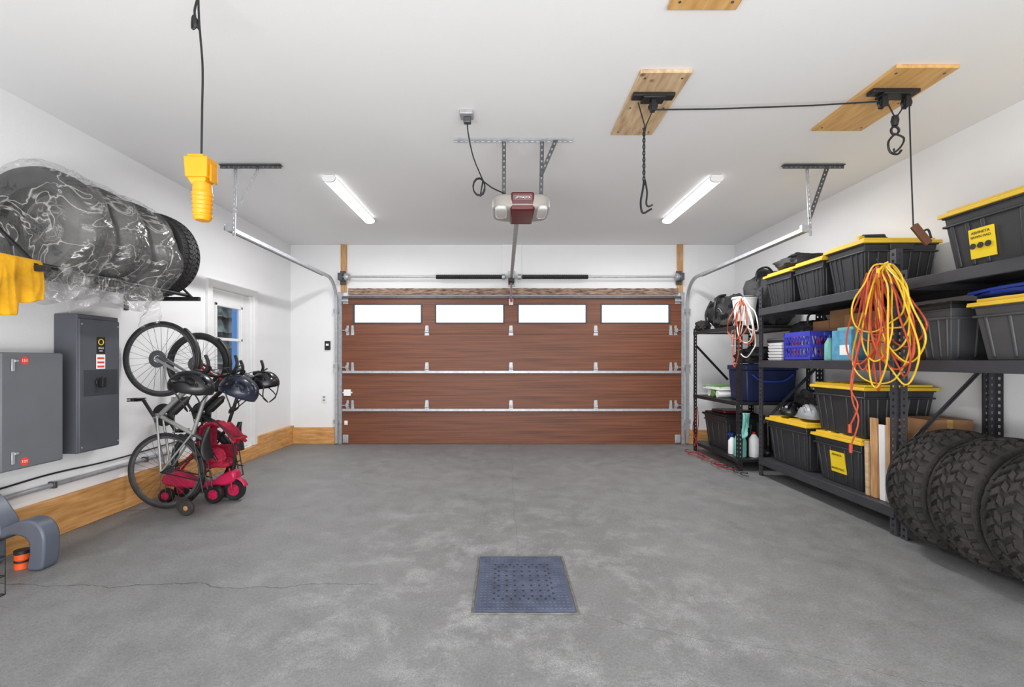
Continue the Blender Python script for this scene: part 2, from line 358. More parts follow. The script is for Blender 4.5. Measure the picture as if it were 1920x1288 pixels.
# ---------------------------------------------------------------- garage door
gd=thing('door_1','brown wood-grain sectional garage door with four windows','garage door',(.11,6.58,0),kind='structure')
gx0,gx1=-2.335,2.555; seams=[0.0,.498,1.042,1.586,2.13]; y0,y1=6.555,6.6
WN=[(-2.16,-1.195),(-.98,-.01),(.21,1.18),(1.405,2.38)]
wz0,wz1=1.75,2.01
for i in range(4):
    z0,z1=seams[i]+.002,seams[i+1]-.002; s=B()
    if i<3:
        s.box(gx0,gx1,y0,y1,z0,z1)
        s.box(gx0,gx1,y0+.015,y1-.01,z1,z1+.006)
    else:
        s.box(gx0,gx1,y0,y1,z0,wz0).box(gx0,gx1,y0,y1,wz1,z1)
        xs=[gx0]+[q for w_ in WN for q in w_]+[gx1]
        for k in range(0,len(xs),2): s.box(xs[k],xs[k+1],y0,y1,wz0,wz1)
    sec=s.obj('door_section',M_door,gd,bevel=.002)
for a,b in WN:
    f=B(); e=.014
    f.box(a-e,b+e,y0-.01,y0+.002,wz0-e,wz0+.004).box(a-e,b+e,y0-.01,y0+.002,wz1-.004,wz1+e).box(a-e,a+.004,y0-.01,y0+.002,wz0,wz1).box(b-.004,b+e,y0-.01,y0+.002,wz0,wz1)
    fr=f.obj('window_frame',M_rack,gd,bevel=.002)
    B().box(a,b,y0+.015,y0+.02,wz0,wz1).obj('window_pane',M_glass,gd)
for z in (.498,1.042):
    s=B(); s.box(gx0+.02,gx1-.02,y0-.035,y0-.004,z-.016,z-.010).box(gx0+.02,gx1-.02,y0-.035,y0-.004,z+.010,z+.016).box(gx0+.02,gx1-.02,y0-.04,y0-.034,z-.016,z+.016)
    s.obj('strut',M_steel,gd)
s=B(); s.box(gx0+.02,gx1-.02,y0-.04,y0-.003,2.10,2.128).obj('strut',M_steeld,gd)
for z in (.575,1.12,1.65):
    for x in (-1.11,.1,1.32):
        h=B(); h.hexa([(x-.034,y0-.008,z-.085),(x+.034,y0-.008,z-.085),(x+.034,y0-.003,z-.085),(x-.034,y0-.003,z-.085),(x-.022,y0-.008,z+.06),(x+.022,y0-.008,z+.06),(x+.022,y0-.003,z+.06),(x-.022,y0-.003,z+.06)])
        h.cyl((x-.028,y0-.014,z-.03),.014,.056,'X',12).box(x-.012,x+.012,y0-.018,y0-.005,z-.02,z+.035)
        h.obj('hinge',M_steel,gd,bevel=.002)
    for x,sg in ((-2.25,-1),(2.47,1)):
        h=B()
        for k in (0,.07): h.hexa([(x-.025-sg*k,y0-.008,z-.08),(x+.025-sg*k,y0-.008,z-.08),(x+.025-sg*k,y0-.003,z-.08),(x-.025-sg*k,y0-.003,z-.08),(x-.015-sg*k,y0-.008,z+.06),(x+.015-sg*k,y0-.008,z+.06),(x+.015-sg*k,y0-.003,z+.06),(x-.015-sg*k,y0-.003,z+.06)])
        h.cyl((x-.1 if sg<0 else x-.03,y0-.03,z-.01),.007,.13,'X',10).box(x-.02,x+.02,y0-.045,y0-.005,z-.035,z+.015)
        h.obj('roller_hinge',M_steel,gd,bevel=.002)
for x in (-2.28,2.5):
    B().box(x-.04,x+.04,y0-.01,y0-.003,.02,.14).box(x-.025,x+.025,y0-.04,y0-.01,.04,.1).obj('bottom_bracket',M_steel,gd,bevel=.003)
    B().box(x-.04,x+.04,y0-.01,y0-.003,2.02,2.12).box(x-.05,x+.05,y0-.05,y0-.01,2.05,2.08).obj('top_bracket',M_steel,gd,bevel=.003)
B().box(-2.3,-2.2,y0-.03,y0-.003,.70,.79).box(-2.32,-2.18,y0-.02,y0-.003,.735,.755).obj('slide_lock',M_white,gd,bevel=.003)
B().box(-2.3,-2.25,y0-.006,y0-.0025,.28,.34).box(-2.285,-2.265,y0-.02,y0-.006,.3,.32).obj('pull_handle',M_white,gd,bevel=.002)
B().box(gx0,gx1,y0+.005,y1-.005,-.0,.012).obj('bottom_seal',M_black,gd)
# tracks
def track(x,zt,ye,sg):
    tk=thing('garage_door_track','galvanised steel door track hung from a ceiling bracket','door track',(x,6.5,0))
    path=[(x,6.53,.02),(x,6.53,1.0),(x,6.53,1.9)]
    for k in range(9):
        a=k/8*pi/2; path.append((x,6.53-.33+.33*math.cos(a),zt-.33+.33*math.sin(a)))
    path+=[(x,5.2,zt),(x,ye,zt)]
    r=B(); P=[Vector(p) for p in path]
    r.tube([p+Vector((sg*.018,0,0)) for p in P],.024,4)
    r.obj('rail',M_steel,tk,smooth=30)
    r=B(); 
    r.box(x+sg*.045-.003,x+sg*.045+.003,ye,6.1,zt-.022,zt+.03)
    r.box(min(x-.03,x+.03),x+.03,ye-.01,ye+.02,zt-.03,zt+.03)
    r.obj('rail_angle',M_steel,tk)
    for z in (.3,1.1,1.9): B().box(min(x,x+sg*.07),max(x,x+sg*.07),6.53,6.62,z,z+.05).obj('jamb_bracket',M_steel,tk,bevel=.002)
    return tk
tl=track(-2.385,2.36,3.95,-1)
h=B(); h.perf((-2.42,3.9,2.878),(-1.92,3.9,2.878),.045,(0,1,0),.008); h.perf((-2.42,3.9,2.865),(-1.92,3.9,2.865),.03,(0,0,1),.006); h.obj('ceiling_angle',M_steeld,tl)
B().perf((-2.33,3.95,2.87),(-2.345,3.95,2.3),.026,(1,0,0),.005).obj('hanger_strap',M_steel,tl)
B().perf((-2.12,3.93,2.87),(-2.33,3.96,2.5),.022,(1,0,0),.005).obj('hanger_brace',M_steel,tl)
tl2=track(2.61,2.35,3.95,1)
h=B(); h.perf((2.40,3.9,2.878),(2.9,3.9,2.878),.045,(0,1,0),.008); h.perf((2.40,3.9,2.865),(2.9,3.9,2.865),.03,(0,0,1),.006); h.obj('ceiling_angle',M_steeld,tl2)
B().perf((2.63,3.95,2.87),(2.66,3.95,2.3),.026,(1,0,0),.005).obj('hanger_strap',M_steel,tl2)
B().perf((2.79,3.93,2.87),(2.66,3.96,2.45),.036,(1,0,0),.006).obj('hanger_brace',M_steeld,tl2)
# torsion springs
ts=thing('torsion_spring_assembly','steel shaft with two black torsion springs above the door','torsion spring',(.1,6.5,2.33))
B().cyl((-2.3,6.5,2.40),.014,4.86,'X').obj('shaft',M_steel,ts)
for a,b in ((-.97,-.03),(.26,1.2)):
    n=70; pr=[(.014,0)]
    for i in range(n+1): pr.append((.033 if i%2 else .027,(b-a)*i/n))
    pr.append((.014,b-a)); B().lathe(pr,(a,6.5,2.40),'X',16).obj('spring',M_black,ts)
for x in (-2.27,2.45): B().lathe([(.014,0),(.05,0),(.055,.02),(.045,.05),(.055,.06),(.014,.06)],(x,6.5,2.40),'X',24).obj('cable_drum',M_steel,ts)
for x in (-.03,.2): B().lathe([(.014,0),(.04,0),(.04,.04),(.02,.06),(.014,.06)],(x,6.5,2.40),'X',20).obj('winding_cone',M_steel,ts)
B().box(.08,.14,6.44,6.61,2.33,2.44).box(.06,.16,6.58,6.61,2.28,2.5).obj('centre_bracket',M_steel,ts,bevel=.003)
for x in (-2.33,2.53): B().box(x-.03,x+.03,6.45,6.6,2.35,2.45).box(x-.04,x+.04,6.58,6.6,2.3,2.5).obj('end_bracket',M_steeld,ts,bevel=.003)
# opener
op=thing('garage_door_opener','grey and maroon garage door opener on perforated hangers','door opener',(.125,3.4,2.27))
s=B()
def head(u,v):
    q=2*u-1; x=.125+.214*math.copysign(abs(q)**.9,q); e=max(0,1-abs(q)**5)**.5
    a=2*pi*v; hz=.062*(.45+.55*e); hy=.175*(.5+.5*e)
    sg=lambda q:math.copysign(abs(q)**.4,q)
    return (x,3.43+hy*sg(math.cos(a)),2.352+hz*sg(math.sin(a)))
s.surf(head,44,40); n=41
s.f.append(tuple(range(0,n-1))); s.f.append(tuple(range(44*n,44*n+n-1))[::-1])
s.obj('housing',M_cream,op)
s=B(); s.hexa([(.044,3.262,2.282),(.222,3.262,2.282),(.222,3.61,2.282),(.044,3.61,2.282),(.05,3.244,2.412),(.216,3.244,2.412),(.216,3.6,2.416),(.05,3.6,2.416)]).obj('centre_panel',M_redm,op,bevel=.014)
f=B(); yy=3.244; f.box(.068,.198,yy,yy+.003,2.352,2.354).box(.068,.198,yy,yy+.003,2.382,2.384).box(.068,.07,yy,yy+.003,2.352,2.384).box(.196,.198,yy,yy+.003,2.352,2.384).obj('badge_border',M_cream,op)
text('LIFTMASTER',.021,(.133,3.243,2.368),'-Y',M_wink,op)
for a,b in ((-.065,.025),(.241,.315)):
    B().blob(((a+b)/2,3.36,2.300),((b-a)/2,.12,.020),3,.0,3,.5).obj('lamp_lens',M_lens,op)
B().box(.08,.12,3.62,6.42,2.315,2.345).obj('rail',M_steel,op,bevel=.003)
B().box(.06,.14,6.1,6.25,2.27,2.31).obj('trolley',M_black,op,bevel=.003)
B().cyl((.1,6.17,2.1),.004,.18).cyl((.1,6.17,2.0),.015,.06).obj('release_cord',M_red,op)
B().beam((.1,6.2,2.3),(.1,6.5,2.06),.03,(1,0,0),.006).box(.07,.13,6.5,6.545,2.0,2.09).obj('door_arm',M_steel,op)
B().box(.06,.14,6.4,6.58,2.3,2.36).obj('header_bracket',M_steeld,op,bevel=.003)
h=B(); h.perf((-.364,3.46,2.88),(.506,3.46,2.88),.04,(0,1,0),.008).perf((-.364,3.46,2.868),(.506,3.46,2.868),.014,(0,0,1),.006); h.obj('ceiling_angle',M_steel,op)
for p,q in (((0,3.46,2.87),(0,3.46,2.40)),((.29,3.46,2.87),(.28,3.46,2.40)),((.39,3.45,2.87),(.285,3.45,2.62))): B().perf(p,q,.03,(1,0,0),.006).obj('hanger_strap',M_steeld,op)
s=B(); path=cr([(-.25,3.1,2.83),(-.245,3.12,2.76),(-.215,3.14,2.62),(-.17,3.16,2.51),(-.14,3.18,2.45)],6)
for k in range(26):
    a=.3-k*2*pi/11; path.append(Vector((-.176+.042*math.cos(a),3.19+k*.0015,2.43+.062*math.sin(a))))
path+=cr([(-.15,3.23,2.48),(-.08,3.26,2.44),(.0,3.32,2.425),(.04,3.35,2.41)],5)
s.tube(path,.005,6).obj('power_cord',M_black,op)
ou=thing('ceiling_outlet','square steel ceiling outlet with a plugged cord','outlet',(-.254,3.1,ZC))
B().box(-.3,-.21,3.05,3.14,2.862,2.889).obj('cover_plate',M_steel,ou,bevel=.004)
B().box(-.275,-.225,3.08,3.12,2.82,2.861).obj('plug',M_steeld,ou,bevel=.006)
# fixtures
for x in (-1.585,1.925):
    lt=thing('ceiling_light','long white LED batten light on the ceiling','light fixture',(x,4.75,2.82),group='ceiling batten lights')
    B().box(x-.045,x+.045,4.12,5.38,2.855,2.889).obj('housing',M_white,lt,bevel=.005)
    s=B(); s.surf(lambda u,v:(x+.058*math.cos(pi*v),4.13+1.24*u,2.862-.042*math.sin(pi*v)**.6),4,12)
    s.obj('diffuser',M_emit,lt)
    for y in (4.11,5.37): 
        s=B(); s.surf(lambda u,v,y=y:(x+(.06)*math.cos(pi*v),y+.02*u,2.864-.045*math.sin(pi*v)**.6),1,12)
        s.f.append(tuple(range(13))); s.f.append(tuple(range(13,26))[::-1]); s.obj('end_cap',M_white,lt)
# plywood mounting boards
for (a,b,c,d,m,l) in ((.79,1.09,2.63,3.36,M_ply,'knotty plywood board screwed to the ceiling'),(2.23,2.59,2.585,3.3,M_ply2,'golden plywood board screwed to the ceiling'),(.775,1.10,1.42,2.16,M_ply2,'golden plywood board screwed to the ceiling')):
    e=thing('plywood_board',l,'plywood board',((a+b)/2,(c+d)/2,2.868),group='ceiling plywood boards')
    B().box(a,b,c,d,2.868,2.889).obj('board',m,e,bevel=.002)
    s=B()
    for px in (a+.04,b-.04):
        for py in (c+.05,(c+d)/2,d-.05): s.cyl((px,py,2.8655),.007,.004,'Z',10)
    s.obj('screw',M_steeld,e)['kind']='stuff'
ho=thing('bicycle_hoist','black rope and pulley hoist with rubber-coated hooks','bicycle hoist',(1.7,2.85,2.83))
def pulley(x,y,z):
    B().lathe([(.006,-.012),(.028,-.012),(.02,-.003),(.02,.003),(.028,.012),(.006,.012)],(x,y,z),'Y',20).obj('pulley_wheel',M_black,ho)
    B().box(x-.016,x+.016,y-.02,y-.015,z-.03,z+.055).box(x-.016,x+.016,y+.015,y+.02,z-.03,z+.055).obj('pulley_bracket',M_black,ho,bevel=.003)
B().box(.8,1.06,2.81,2.87,2.842,2.866).box(.86,1.0,2.8,2.88,2.826,2.842).obj('mounting_bar',M_black,ho,bevel=.005)
B().box(2.25,2.54,2.77,2.83,2.842,2.866).box(2.31,2.48,2.76,2.84,2.826,2.842).obj('mounting_bar',M_black,ho,bevel=.005)
pulley(.93,2.84,2.79); pulley(2.33,2.8,2.79); pulley(2.475,2.8,2.79)
rp=B(); rp.tube([(.93,2.84,2.77),(1.3,2.835,2.772),(1.9,2.82,2.785),(2.33,2.8,2.80)],.0045,6)
rp.tube([(.84,2.85,2.82),(.88,2.85,2.68),(.876,2.85,2.6)],.004,6).tube([(.93,2.84,2.77),(.89,2.85,2.68),(.876,2.85,2.6)],.004,6)
for ph in (0,pi): rp.tube([(.876+.006*math.cos(ph+i*.9),2.85+.006*math.sin(ph+i*.9),2.66-i*.0115) for i in range(32)],.0045,6)
rp.tube([(2.36,2.8,2.79),(2.4,2.8,2.71)],.004,6).tube([(2.475,2.8,2.79),(2.42,2.8,2.71)],.004,6)
rp.tube([(2.493,2.8,2.79),(2.495,2.79,2.4),(2.50,2.78,2.03)],.004,6)
rp.obj('rope',M_rope,ho)
hk=B(); hk.tube(cr([(.876,2.85,2.33),(.87,2.85,2.28),(.856,2.85,2.2),(.862,2.85,2.14),(.88,2.85,2.13),(.905,2.85,2.145),(.925,2.85,2.155)],5),.0065,8)
hk.tube(cr([(.876,2.83,2.33),(.88,2.80,2.24),(.872,2.79,2.17),(.885,2.79,2.15),(.91,2.79,2.16)],5),.0055,8).obj('hook',M_black,ho)
B().lathe([(0,0),(.016,.0),(.022,.03),(.016,.06),(0,.06)],(2.405,2.8,2.65),'Z',16).torus((2.405,2.8,2.62),.024,.007,'Y',24,8).obj('swivel_block',M_black,ho)
B().tube(cr([(2.405,2.8,2.6),(2.365,2.8,2.55),(2.375,2.8,2.49),(2.42,2.8,2.475),(2.445,2.8,2.5)],6),.0065,8).tube(cr([(2.405,2.8,2.6),(2.45,2.79,2.57),(2.43,2.78,2.52),(2.39,2.78,2.48),(2.38,2.78,2.5)],6),.0055,8).obj('hook',M_black,ho)
cl=B(); c=Vector((2.54,2.76,1.965)); cl.beam(c+Vector((-.055,0,.06)),c+Vector((.035,0,-.05)),.045,(1,0,.6),.02).obj('rope_cleat',M_brown,ho,label='dark brown wooden cleat tied to the rope end',bevel=.004)
B().tube(cr([(2.50,2.78,2.03),(2.53,2.765,1.985),(2.57,2.76,2.0),(2.60,2.77,1.95)],5),.006,6).obj('rope_knot',M_rope,ho)
# pendant work light
pl=thing('hanging_work_light','yellow plastic work-light handset hanging on a black cable','work light',(-1.328,2.0,1.82))
B().taper(-1.383,-1.28,1.96,2.04,2.0,2.088,.004).taper(-1.372,-1.29,1.965,2.035,1.972,2.0,.012).box(-1.37,-1.30,1.965,2.035,2.088,2.1).box(-1.281,-1.272,1.975,2.025,1.985,2.06).obj('socket_housing',M_yel,pl,bevel=.01)
pr=[(0,0),(.028,0),(.033,.006)]
for i in range(6): z=.012+i*.019; pr+=[(.034+.0008*i,z),(.0375+.0006*i,z+.004),(.0375+.0006*i,z+.012),(.034+.0008*i,z+.015)]
pr+=[(.038,.13),(.036,.16),(0,.16)]
B().lathe(pr,(-1.325,2.0,1.82),'Z',28).obj('grip',M_yel,pl)
B().tube(cr([(-1.345,2.0,2.889),(-1.340,2.0,2.7),(-1.325,2.0,2.5),(-1.327,2.0,2.3),(-1.33,2.0,2.09)],8),.0045,8).obj('cable',M_black,pl)
B().tube(cr([(-1.345,2.0,2.8),(-1.36,2.0,2.74),(-1.352,2.0,2.68),(-1.37,2.0,2.665),(-1.365,2.0,2.72),(-1.34,2.0,2.66)],5),.005,8).blob((-1.355,2.0,2.69),(.01,.01,.022),1,.1).obj('cable_clip',M_black,pl)
# keypad and outlet
k=thing('wall_control_keypad','small black door control on the white wall','door control',(-2.565,YB,1.36))
B().box(-2.605,-2.525,YB-.025,YB-.001,1.36,1.49).obj('housing',M_black,k,bevel=.006)
B().box(-2.585,-2.545,YB-.028,YB-.0255,1.42,1.45).obj('button',M_wink,k,bevel=.001)
k=thing('wall_outlet','white duplex wall outlet','outlet',(-2.62,YB,.59))
B().box(-2.655,-2.585,YB-.008,YB-.001,.59,.71).obj('cover_plate',M_white,k,bevel=.003)
for z in (.615,.66): B().box(-2.637,-2.603,YB-.011,YB-.0085,z,z+.028).obj('socket',M_cream,k,bevel=.002)
# drain
dr=thing('drain_cover','blue-grey iron drain cover with small holes','drain cover',(.1,2.48,0))
dx0,dx1,dy0,dy1=-.146,.348,2.17,2.786
B().box(dx0-.012,dx1+.012,dy0-.012,dy0,0,.006).box(dx0-.012,dx1+.012,dy1,dy1+.012,0,.006).box(dx0-.012,dx0,dy0,dy1,0,.006).box(dx1,dx1+.012,dy0,dy1,0,.006).obj('rim',M_draine,dr,bevel=.002)
B().box(dx0+.006,dx1-.006,dy0+.006,dy1-.006,0,.008).obj('plate',M_drain,dr,bevel=.002)
s=B(); s2=B()
for i in range(21):
    for j in range(21):
        x=dx0+.03+(dx1-dx0-.06)*i/20; y=dy0+.035+(dy1-dy0-.07)*j/20; q=max(abs(i-10),abs(j-10))
        if q<2: continue
        if q in (2,4,6,7) and (i+j)%2==0: s2.box(x-.0055,x+.0055,y-.0075,y+.0075,.008,.0083)
        elif q in (3,5,8,9,10): s.taper(x-.005,x+.005,y-.006,y+.006,.008,.0096,-.0015)
s.cyl((.101,2.478,.008),.02,.0015).obj('raised_studs',M_drain,dr)['kind']='stuff'
s2.obj('drain_hole',M_black,dr)['kind']='stuff'
# ---------------------------------------------------------------- electrical boxes
e1=thing('electrical_cabinet','flat grey metal electrical cabinet on the wall','electrical cabinet',(-3.03,2.8,.54))
B().box(XL+.001,-2.965,2.45,3.05,.54,1.255).obj('box_body',M_pgrey,e1,bevel=.006)
B().box(-2.965,-2.95,2.67,3.045,.545,1.25).obj('door',M_pgrey,e1,bevel=.006)
for z,s_ in ((1.205,'151'),(.585,'131')):
    B().cyl((-2.9495,2.80,z),.025,.001,'X',28).obj('round_sticker',M_sticker,e1); text(s_,.024,(-2.948,2.80,z),'+X',M_wink,e1)
for z in (1.18,.62): 
    B().box(-2.95,-2.943,2.722,2.742,z-.04,z+.035).box(-2.945,-2.938,2.735,2.76,z+.015,z+.03).obj('latch',M_steel,e1,bevel=.003)
e2=thing('electrical_switch_box','tall slate grey switch box with warning labels','switch box',(-3.02,3.3,.56))
B().box(XL+.001,-2.945,3.14,3.475,.56,1.53).obj('box_body',M_pdark,e2,bevel=.006)
B().box(-2.945,-2.932,3.142,3.47,.565,1.50).obj('cover',M_pdark,e2,bevel=.006)
B().box(-2.932,-2.929,3.17,3.45,.955,1.14).obj('switch_recess',M_pdark2,e2,bevel=.004)
B().cyl((-2.93,3.3,1.05),.04,.012,'X',24).box(-2.92,-2.895,3.285,3.315,1.015,1.085).obj('rotary_switch',M_black,e2,bevel=.003)
B().box(-2.932,-2.931,3.275,3.345,1.255,1.375).obj('black_label',M_ink,e2)
B().torus((-2.9305,3.31,1.34),.02,.003,'X',24,6).obj('label_ring',M_yink,e2)
text('SPACE',.016,(-2.9305,3.31,1.295),'+X',M_wink,e2); text('BAR',.014,(-2.9305,3.31,1.275),'+X',M_wink,e2)
B().box(-2.932,-2.931,3.272,3.345,1.145,1.25).obj('white_label',M_wink,e2)
s=B()
for z in (1.155,1.185,1.215): s.box(-2.931,-2.9305,3.28,3.337,z,z+.014)
s.obj('red_print',M_sticker,e2)
s=B()
for y in (3.16,3.455):
    for z in (.6,1.46): s.cyl((-2.932,y,z),.006,.003,'X',8)
s.obj('cover_screw',M_steel,e2)['kind']='stuff'
cd=thing('wall_conduit','grey conduit running low along the wall','conduit',(-3.08,2.9,.34))
B().tube([(-3.085,.8,.355),(-3.085,4.2,.355)],.016,10).obj('pipe',M_steel,cd)
for y in (2.3,3.1,3.9): B().box(XL+.001,-3.06,y,y+.02,.333,.378).obj('pipe_clip',M_steeld,cd,bevel=.002)
B().tube(cr([(-3.095,1.5,.44),(-3.095,2.6,.415),(-3.095,3.1,.43),(-3.095,3.6,.42),(-3.095,4.3,.44)],8),.006,6).obj('wall_cable',M_black,label='thin black cable stapled along the wall',cat='cable')
# ---------------------------------------------------------------- tyres
def tyre_mesh(c,R,W,Rin,off=False,seed=0):
    b=B(); w=W/2
    ro=R-(.018 if off else .008)
    cv=.038 if off else .03
    crown=lambda h:cv*min(1,abs(h)/w)**3
    half=[(Rin,.62),(Rin+.012,.8),(Rin+.03,.86),((Rin+R)/2,1.02),(R*.87,1.0),(R*.92,.94),(ro-cv*.47,.78),(ro-cv*.06,.4),(ro,0)]
    out=[(r,-h*w) for r,h in half]+[(r,h*w) for r,h in half[::-1][1:]]
    inn=[(Rin+.01,.7*w),(Rin+.05,.85*w),(R-.08,.8*w),(R-.05,.5*w),(R-.05,-.5*w),(R-.08,-.8*w),(Rin+.05,-.85*w),(Rin+.01,-.7*w)]
    b.lathe(out+inn,c,'Y',72,closed=True)
    rr=random.Random(seed)
    def blk(t0,t1,h0,h1,r0,r1,sk=0,k=.12):
        m=(h0+h1)/2; tm=(t0+t1)/2
        L=[(t0,h0),(t1,h0),(t1+sk,h1),(t0+sk,h1)]
        P=[axp('Y',c,r0-crown(h)-.004,t,h) for t,h in L]+[axp('Y',c,r1-crown(h),tm+sk/2+(t-tm-sk/2)*(1-k),m+(h-m)*(1-k)) for t,h in L]
        b.hexa(P)
    if off:
        n=31; st=2*pi/n
        for i in range(n):
            t=i*st
            j=lambda:rr.uniform(-.06,.06)*st
            A=t+j()
            blk(A,A+.62*st,-.26*w,-.01*w,ro-.01,R,.35*st,.14)
            blk(A+.5*st,A+1.1*st,.03*w,.27*w,ro-.01,R,-.35*st,.14)
            blk(A+.1*st,A+.66*st,-.60*w,-.31*w,ro-.01,R,-.35*st,.14)
            blk(A+.62*st,A+1.2*st,.32*w,.61*w,ro-.01,R,.35*st,.14)
            for sg in (-1,1):
                q=t+(.0 if sg<0 else .5)*st; wd=.66 if i%2 else .52
                blk(q,q+wd*st,sg*.67*w,sg*.985*w,ro-.02,R-.001,0,.1)
                r1,r2=R-cv-.004,R-cv-(.035 if i%2 else .055)
                P=[]
                for hh in (.9*w*sg,1.045*w*sg):
                    for (t_,r_) in ((q,r2),(q+wd*st,r2),(q+wd*st,r1),(q,r1)): P.append(axp('Y',c,r_,t_,hh))
                b.hexa(P)
    else:
        n=52; st=2*pi/n
        for i in range(n):
            t=i*st
            for h0,h1,s_,o in ((-.26,.0-.02,.3,.0),(.02,.26,.3,.5),(-.56,-.31,-.3,.3),(.31,.56,-.3,.7)):
                blk(t+o*st,t+(o+.72)*st,h0*w,h1*w,ro-.006,R,s_*st,.06)
            for sg in (-1,1): blk(t,t+.7*st,sg*.62*w,sg*.93*w,ro-.02,R-.002,0,.08)
    return b
tm=tyre_mesh((0,0,0),.383,.27,.205,True,1)
for i,(x,y,rot,lean) in enumerate(((2.865,2.87,0,.03),(2.86,2.57,.4,.05),(2.86,2.268,.9,.04))):
    b=B(); ca,sa=math.cos(rot),math.sin(rot); cl_,sl=math.cos(lean),math.sin(lean)
    b.v=[(x+p[0]*ca-p[2]*sa,y+p[1]*cl_+(p[0]*sa+p[2]*ca)*sl,.387+(p[0]*sa+p[2]*ca)*cl_-p[1]*sl) for p in tm.v]; b.f=tm.f
    b.obj('off_road_tire',M_rubber2,label='large knobbly off-road tyre standing on the concrete floor',cat='tire',group='off-road tyres under the shelf')
tm=tyre_mesh((0,0,0),.33,.205,.2)
TY=[2.76,3.04,3.32,3.60]; TX=[-2.79,-2.785,-2.79,-2.77]
for i,y in enumerate(TY):
    b=B(); b.v=[(p[0]+TX[i],p[1]+y,p[2]+2.036) for p in tm.v]; b.f=tm.f
    b.obj('tire',M_rubber,label='winter tyre wrapped in clear plastic on the wall rack' if i<3 else 'bare black tyre at the end of the wall rack',cat='tire',group='tyres on the wall rack')
def bag(yc,hw,seed,R=.35,tail=(0,0),rag=.010):
    b=B()
    def f(u,v):
        th=2*pi*u; s_=2*v-1
        if abs(s_)>.45:
            k_=(1-abs(s_))/.55; r=(R-.05)*k_**.75; y=yc+math.copysign(hw*(1.0-.10*k_**3),s_)
        else:
            k_=abs(s_)/.45; r=R-.05*k_**3; y=yc+hw*.9*s_/.45
        q=Vector((math.cos(th)*r*6,y*6,math.sin(th)*r*6+seed))
        n1=noise.noise(q*.5); n2=1-2*abs(noise.noise(q*.8+Vector((0,seed,0)))); n3=1-2*abs(noise.noise(q*1.9))
        d=.016*n1+rag*n2+.006*n3
        k=1+d/.33*min(1,r/.1)
        if abs(s_)>.45: y+=math.copysign(.008*n2+.004*n3,s_)
        x=-2.79+r*math.cos(th)*k; z=2.036+r*math.sin(th)*k
        dn=max(0,-math.sin(th-.3))**4
        if r>.25: z-=tail[0]*dn*(.7+.9*n1)
        if r>.25: 
            e_=max(0,math.cos(th+.35))**14; x+=tail[1]*e_*(1-.6*abs(s_)); z-=.4*tail[1]*e_
            up=max(0,math.sin(th-.2))**20; z+=tail[1]*.35*up*(1-.5*abs(s_))
        x=max(x,XL+.006)
        return (x,y,z)
    b.surf(f,140,56,True); return b
bag(2.76,.122,1,.362,(.12,.05)).obj('plastic_bag',M_film,label='crumpled clear plastic bag around the first tyre',cat='plastic bag',group='tyre bags')
bag(3.04,.118,5,.352,(.14,.05)).obj('plastic_bag',M_film,label='crumpled clear plastic bag around a tyre',cat='plastic bag',group='tyre bags')
bag(3.32,.116,9,.347,(.08,.09)).obj('plastic_bag',M_film,label='crumpled clear plastic bag with a loose pointed tail',cat='plastic bag',group='tyre bags')
b=B()
b.surf(lambda u,v:(-2.55-.05*v+.06*noise.noise(Vector((u*7,v*2,3)))+.022*math.sin(u*30+v*4),2.6+.8*u+.03*noise.noise(Vector((u*3,v*5,1))),1.74-(.19+.14*noise.noise(Vector((u*4,0,2)))+.05*math.sin(u*9)+.05*noise.noise(Vector((u*17,0,7))))*v),110,20)
b.obj('plastic_sheet',M_film,label='loose clear plastic film hanging below the tyres',cat='plastic sheet')
rk=thing('tire_rack','black steel wall rack carrying four tyres','tire rack',(-2.8,3.1,1.7))
for x in (-2.6,-2.98): B().tube([(x,2.28,1.74),(x,3.75,1.74)],.014,12).obj('rail',M_blackm,rk)
for y in (2.5,3.74):
    B().box(XL+.001,-2.5,y-.014,y+.014,1.695,1.727).obj('support_arm',M_blackm,rk,bevel=.003)
    B().box(XL+.001,XL+.012,y-.02,y+.02,1.62,2.3).obj('wall_plate',M_blackm,rk,bevel=.002)
    B().beam((-2.56,y,1.72),(XL+.01,y,2.25),.022,(0,1,0),.012).obj('brace',M_blackm,rk)
b=B()
def clo(u,v):
    y=2.24+.30*u; L_=.66 if u<.5 else .66-.17*min(1,(u-.5)/.1)+.03*math.sin((u-.5)*9)
    s_=(v-.5)*L_
    x=-2.6+(.02 if s_>0 else -.02)*min(1,abs(s_)/.03); z=1.757-max(0,abs(s_)-.02)*(1 if s_>0 else .7)
    fr=min(1,abs(s_)*6)
    nn=noise.noise(Vector((u*3,v*1.5,2))); n2=1-2*abs(noise.noise(Vector((u*4,v*1.2,8))))
    z+=.02*nn*fr
    return (x+(.02*nn+.016*n2)*fr+(.0 if s_>0 else -.01),y+.02*fr*noise.noise(Vector((v*3,1,u*3))),z)
b.surf(clo,60,54).obj('yellow_cloth',M_cloth,label='yellow cloth draped over the rack rail',cat='cloth',solid=.003)
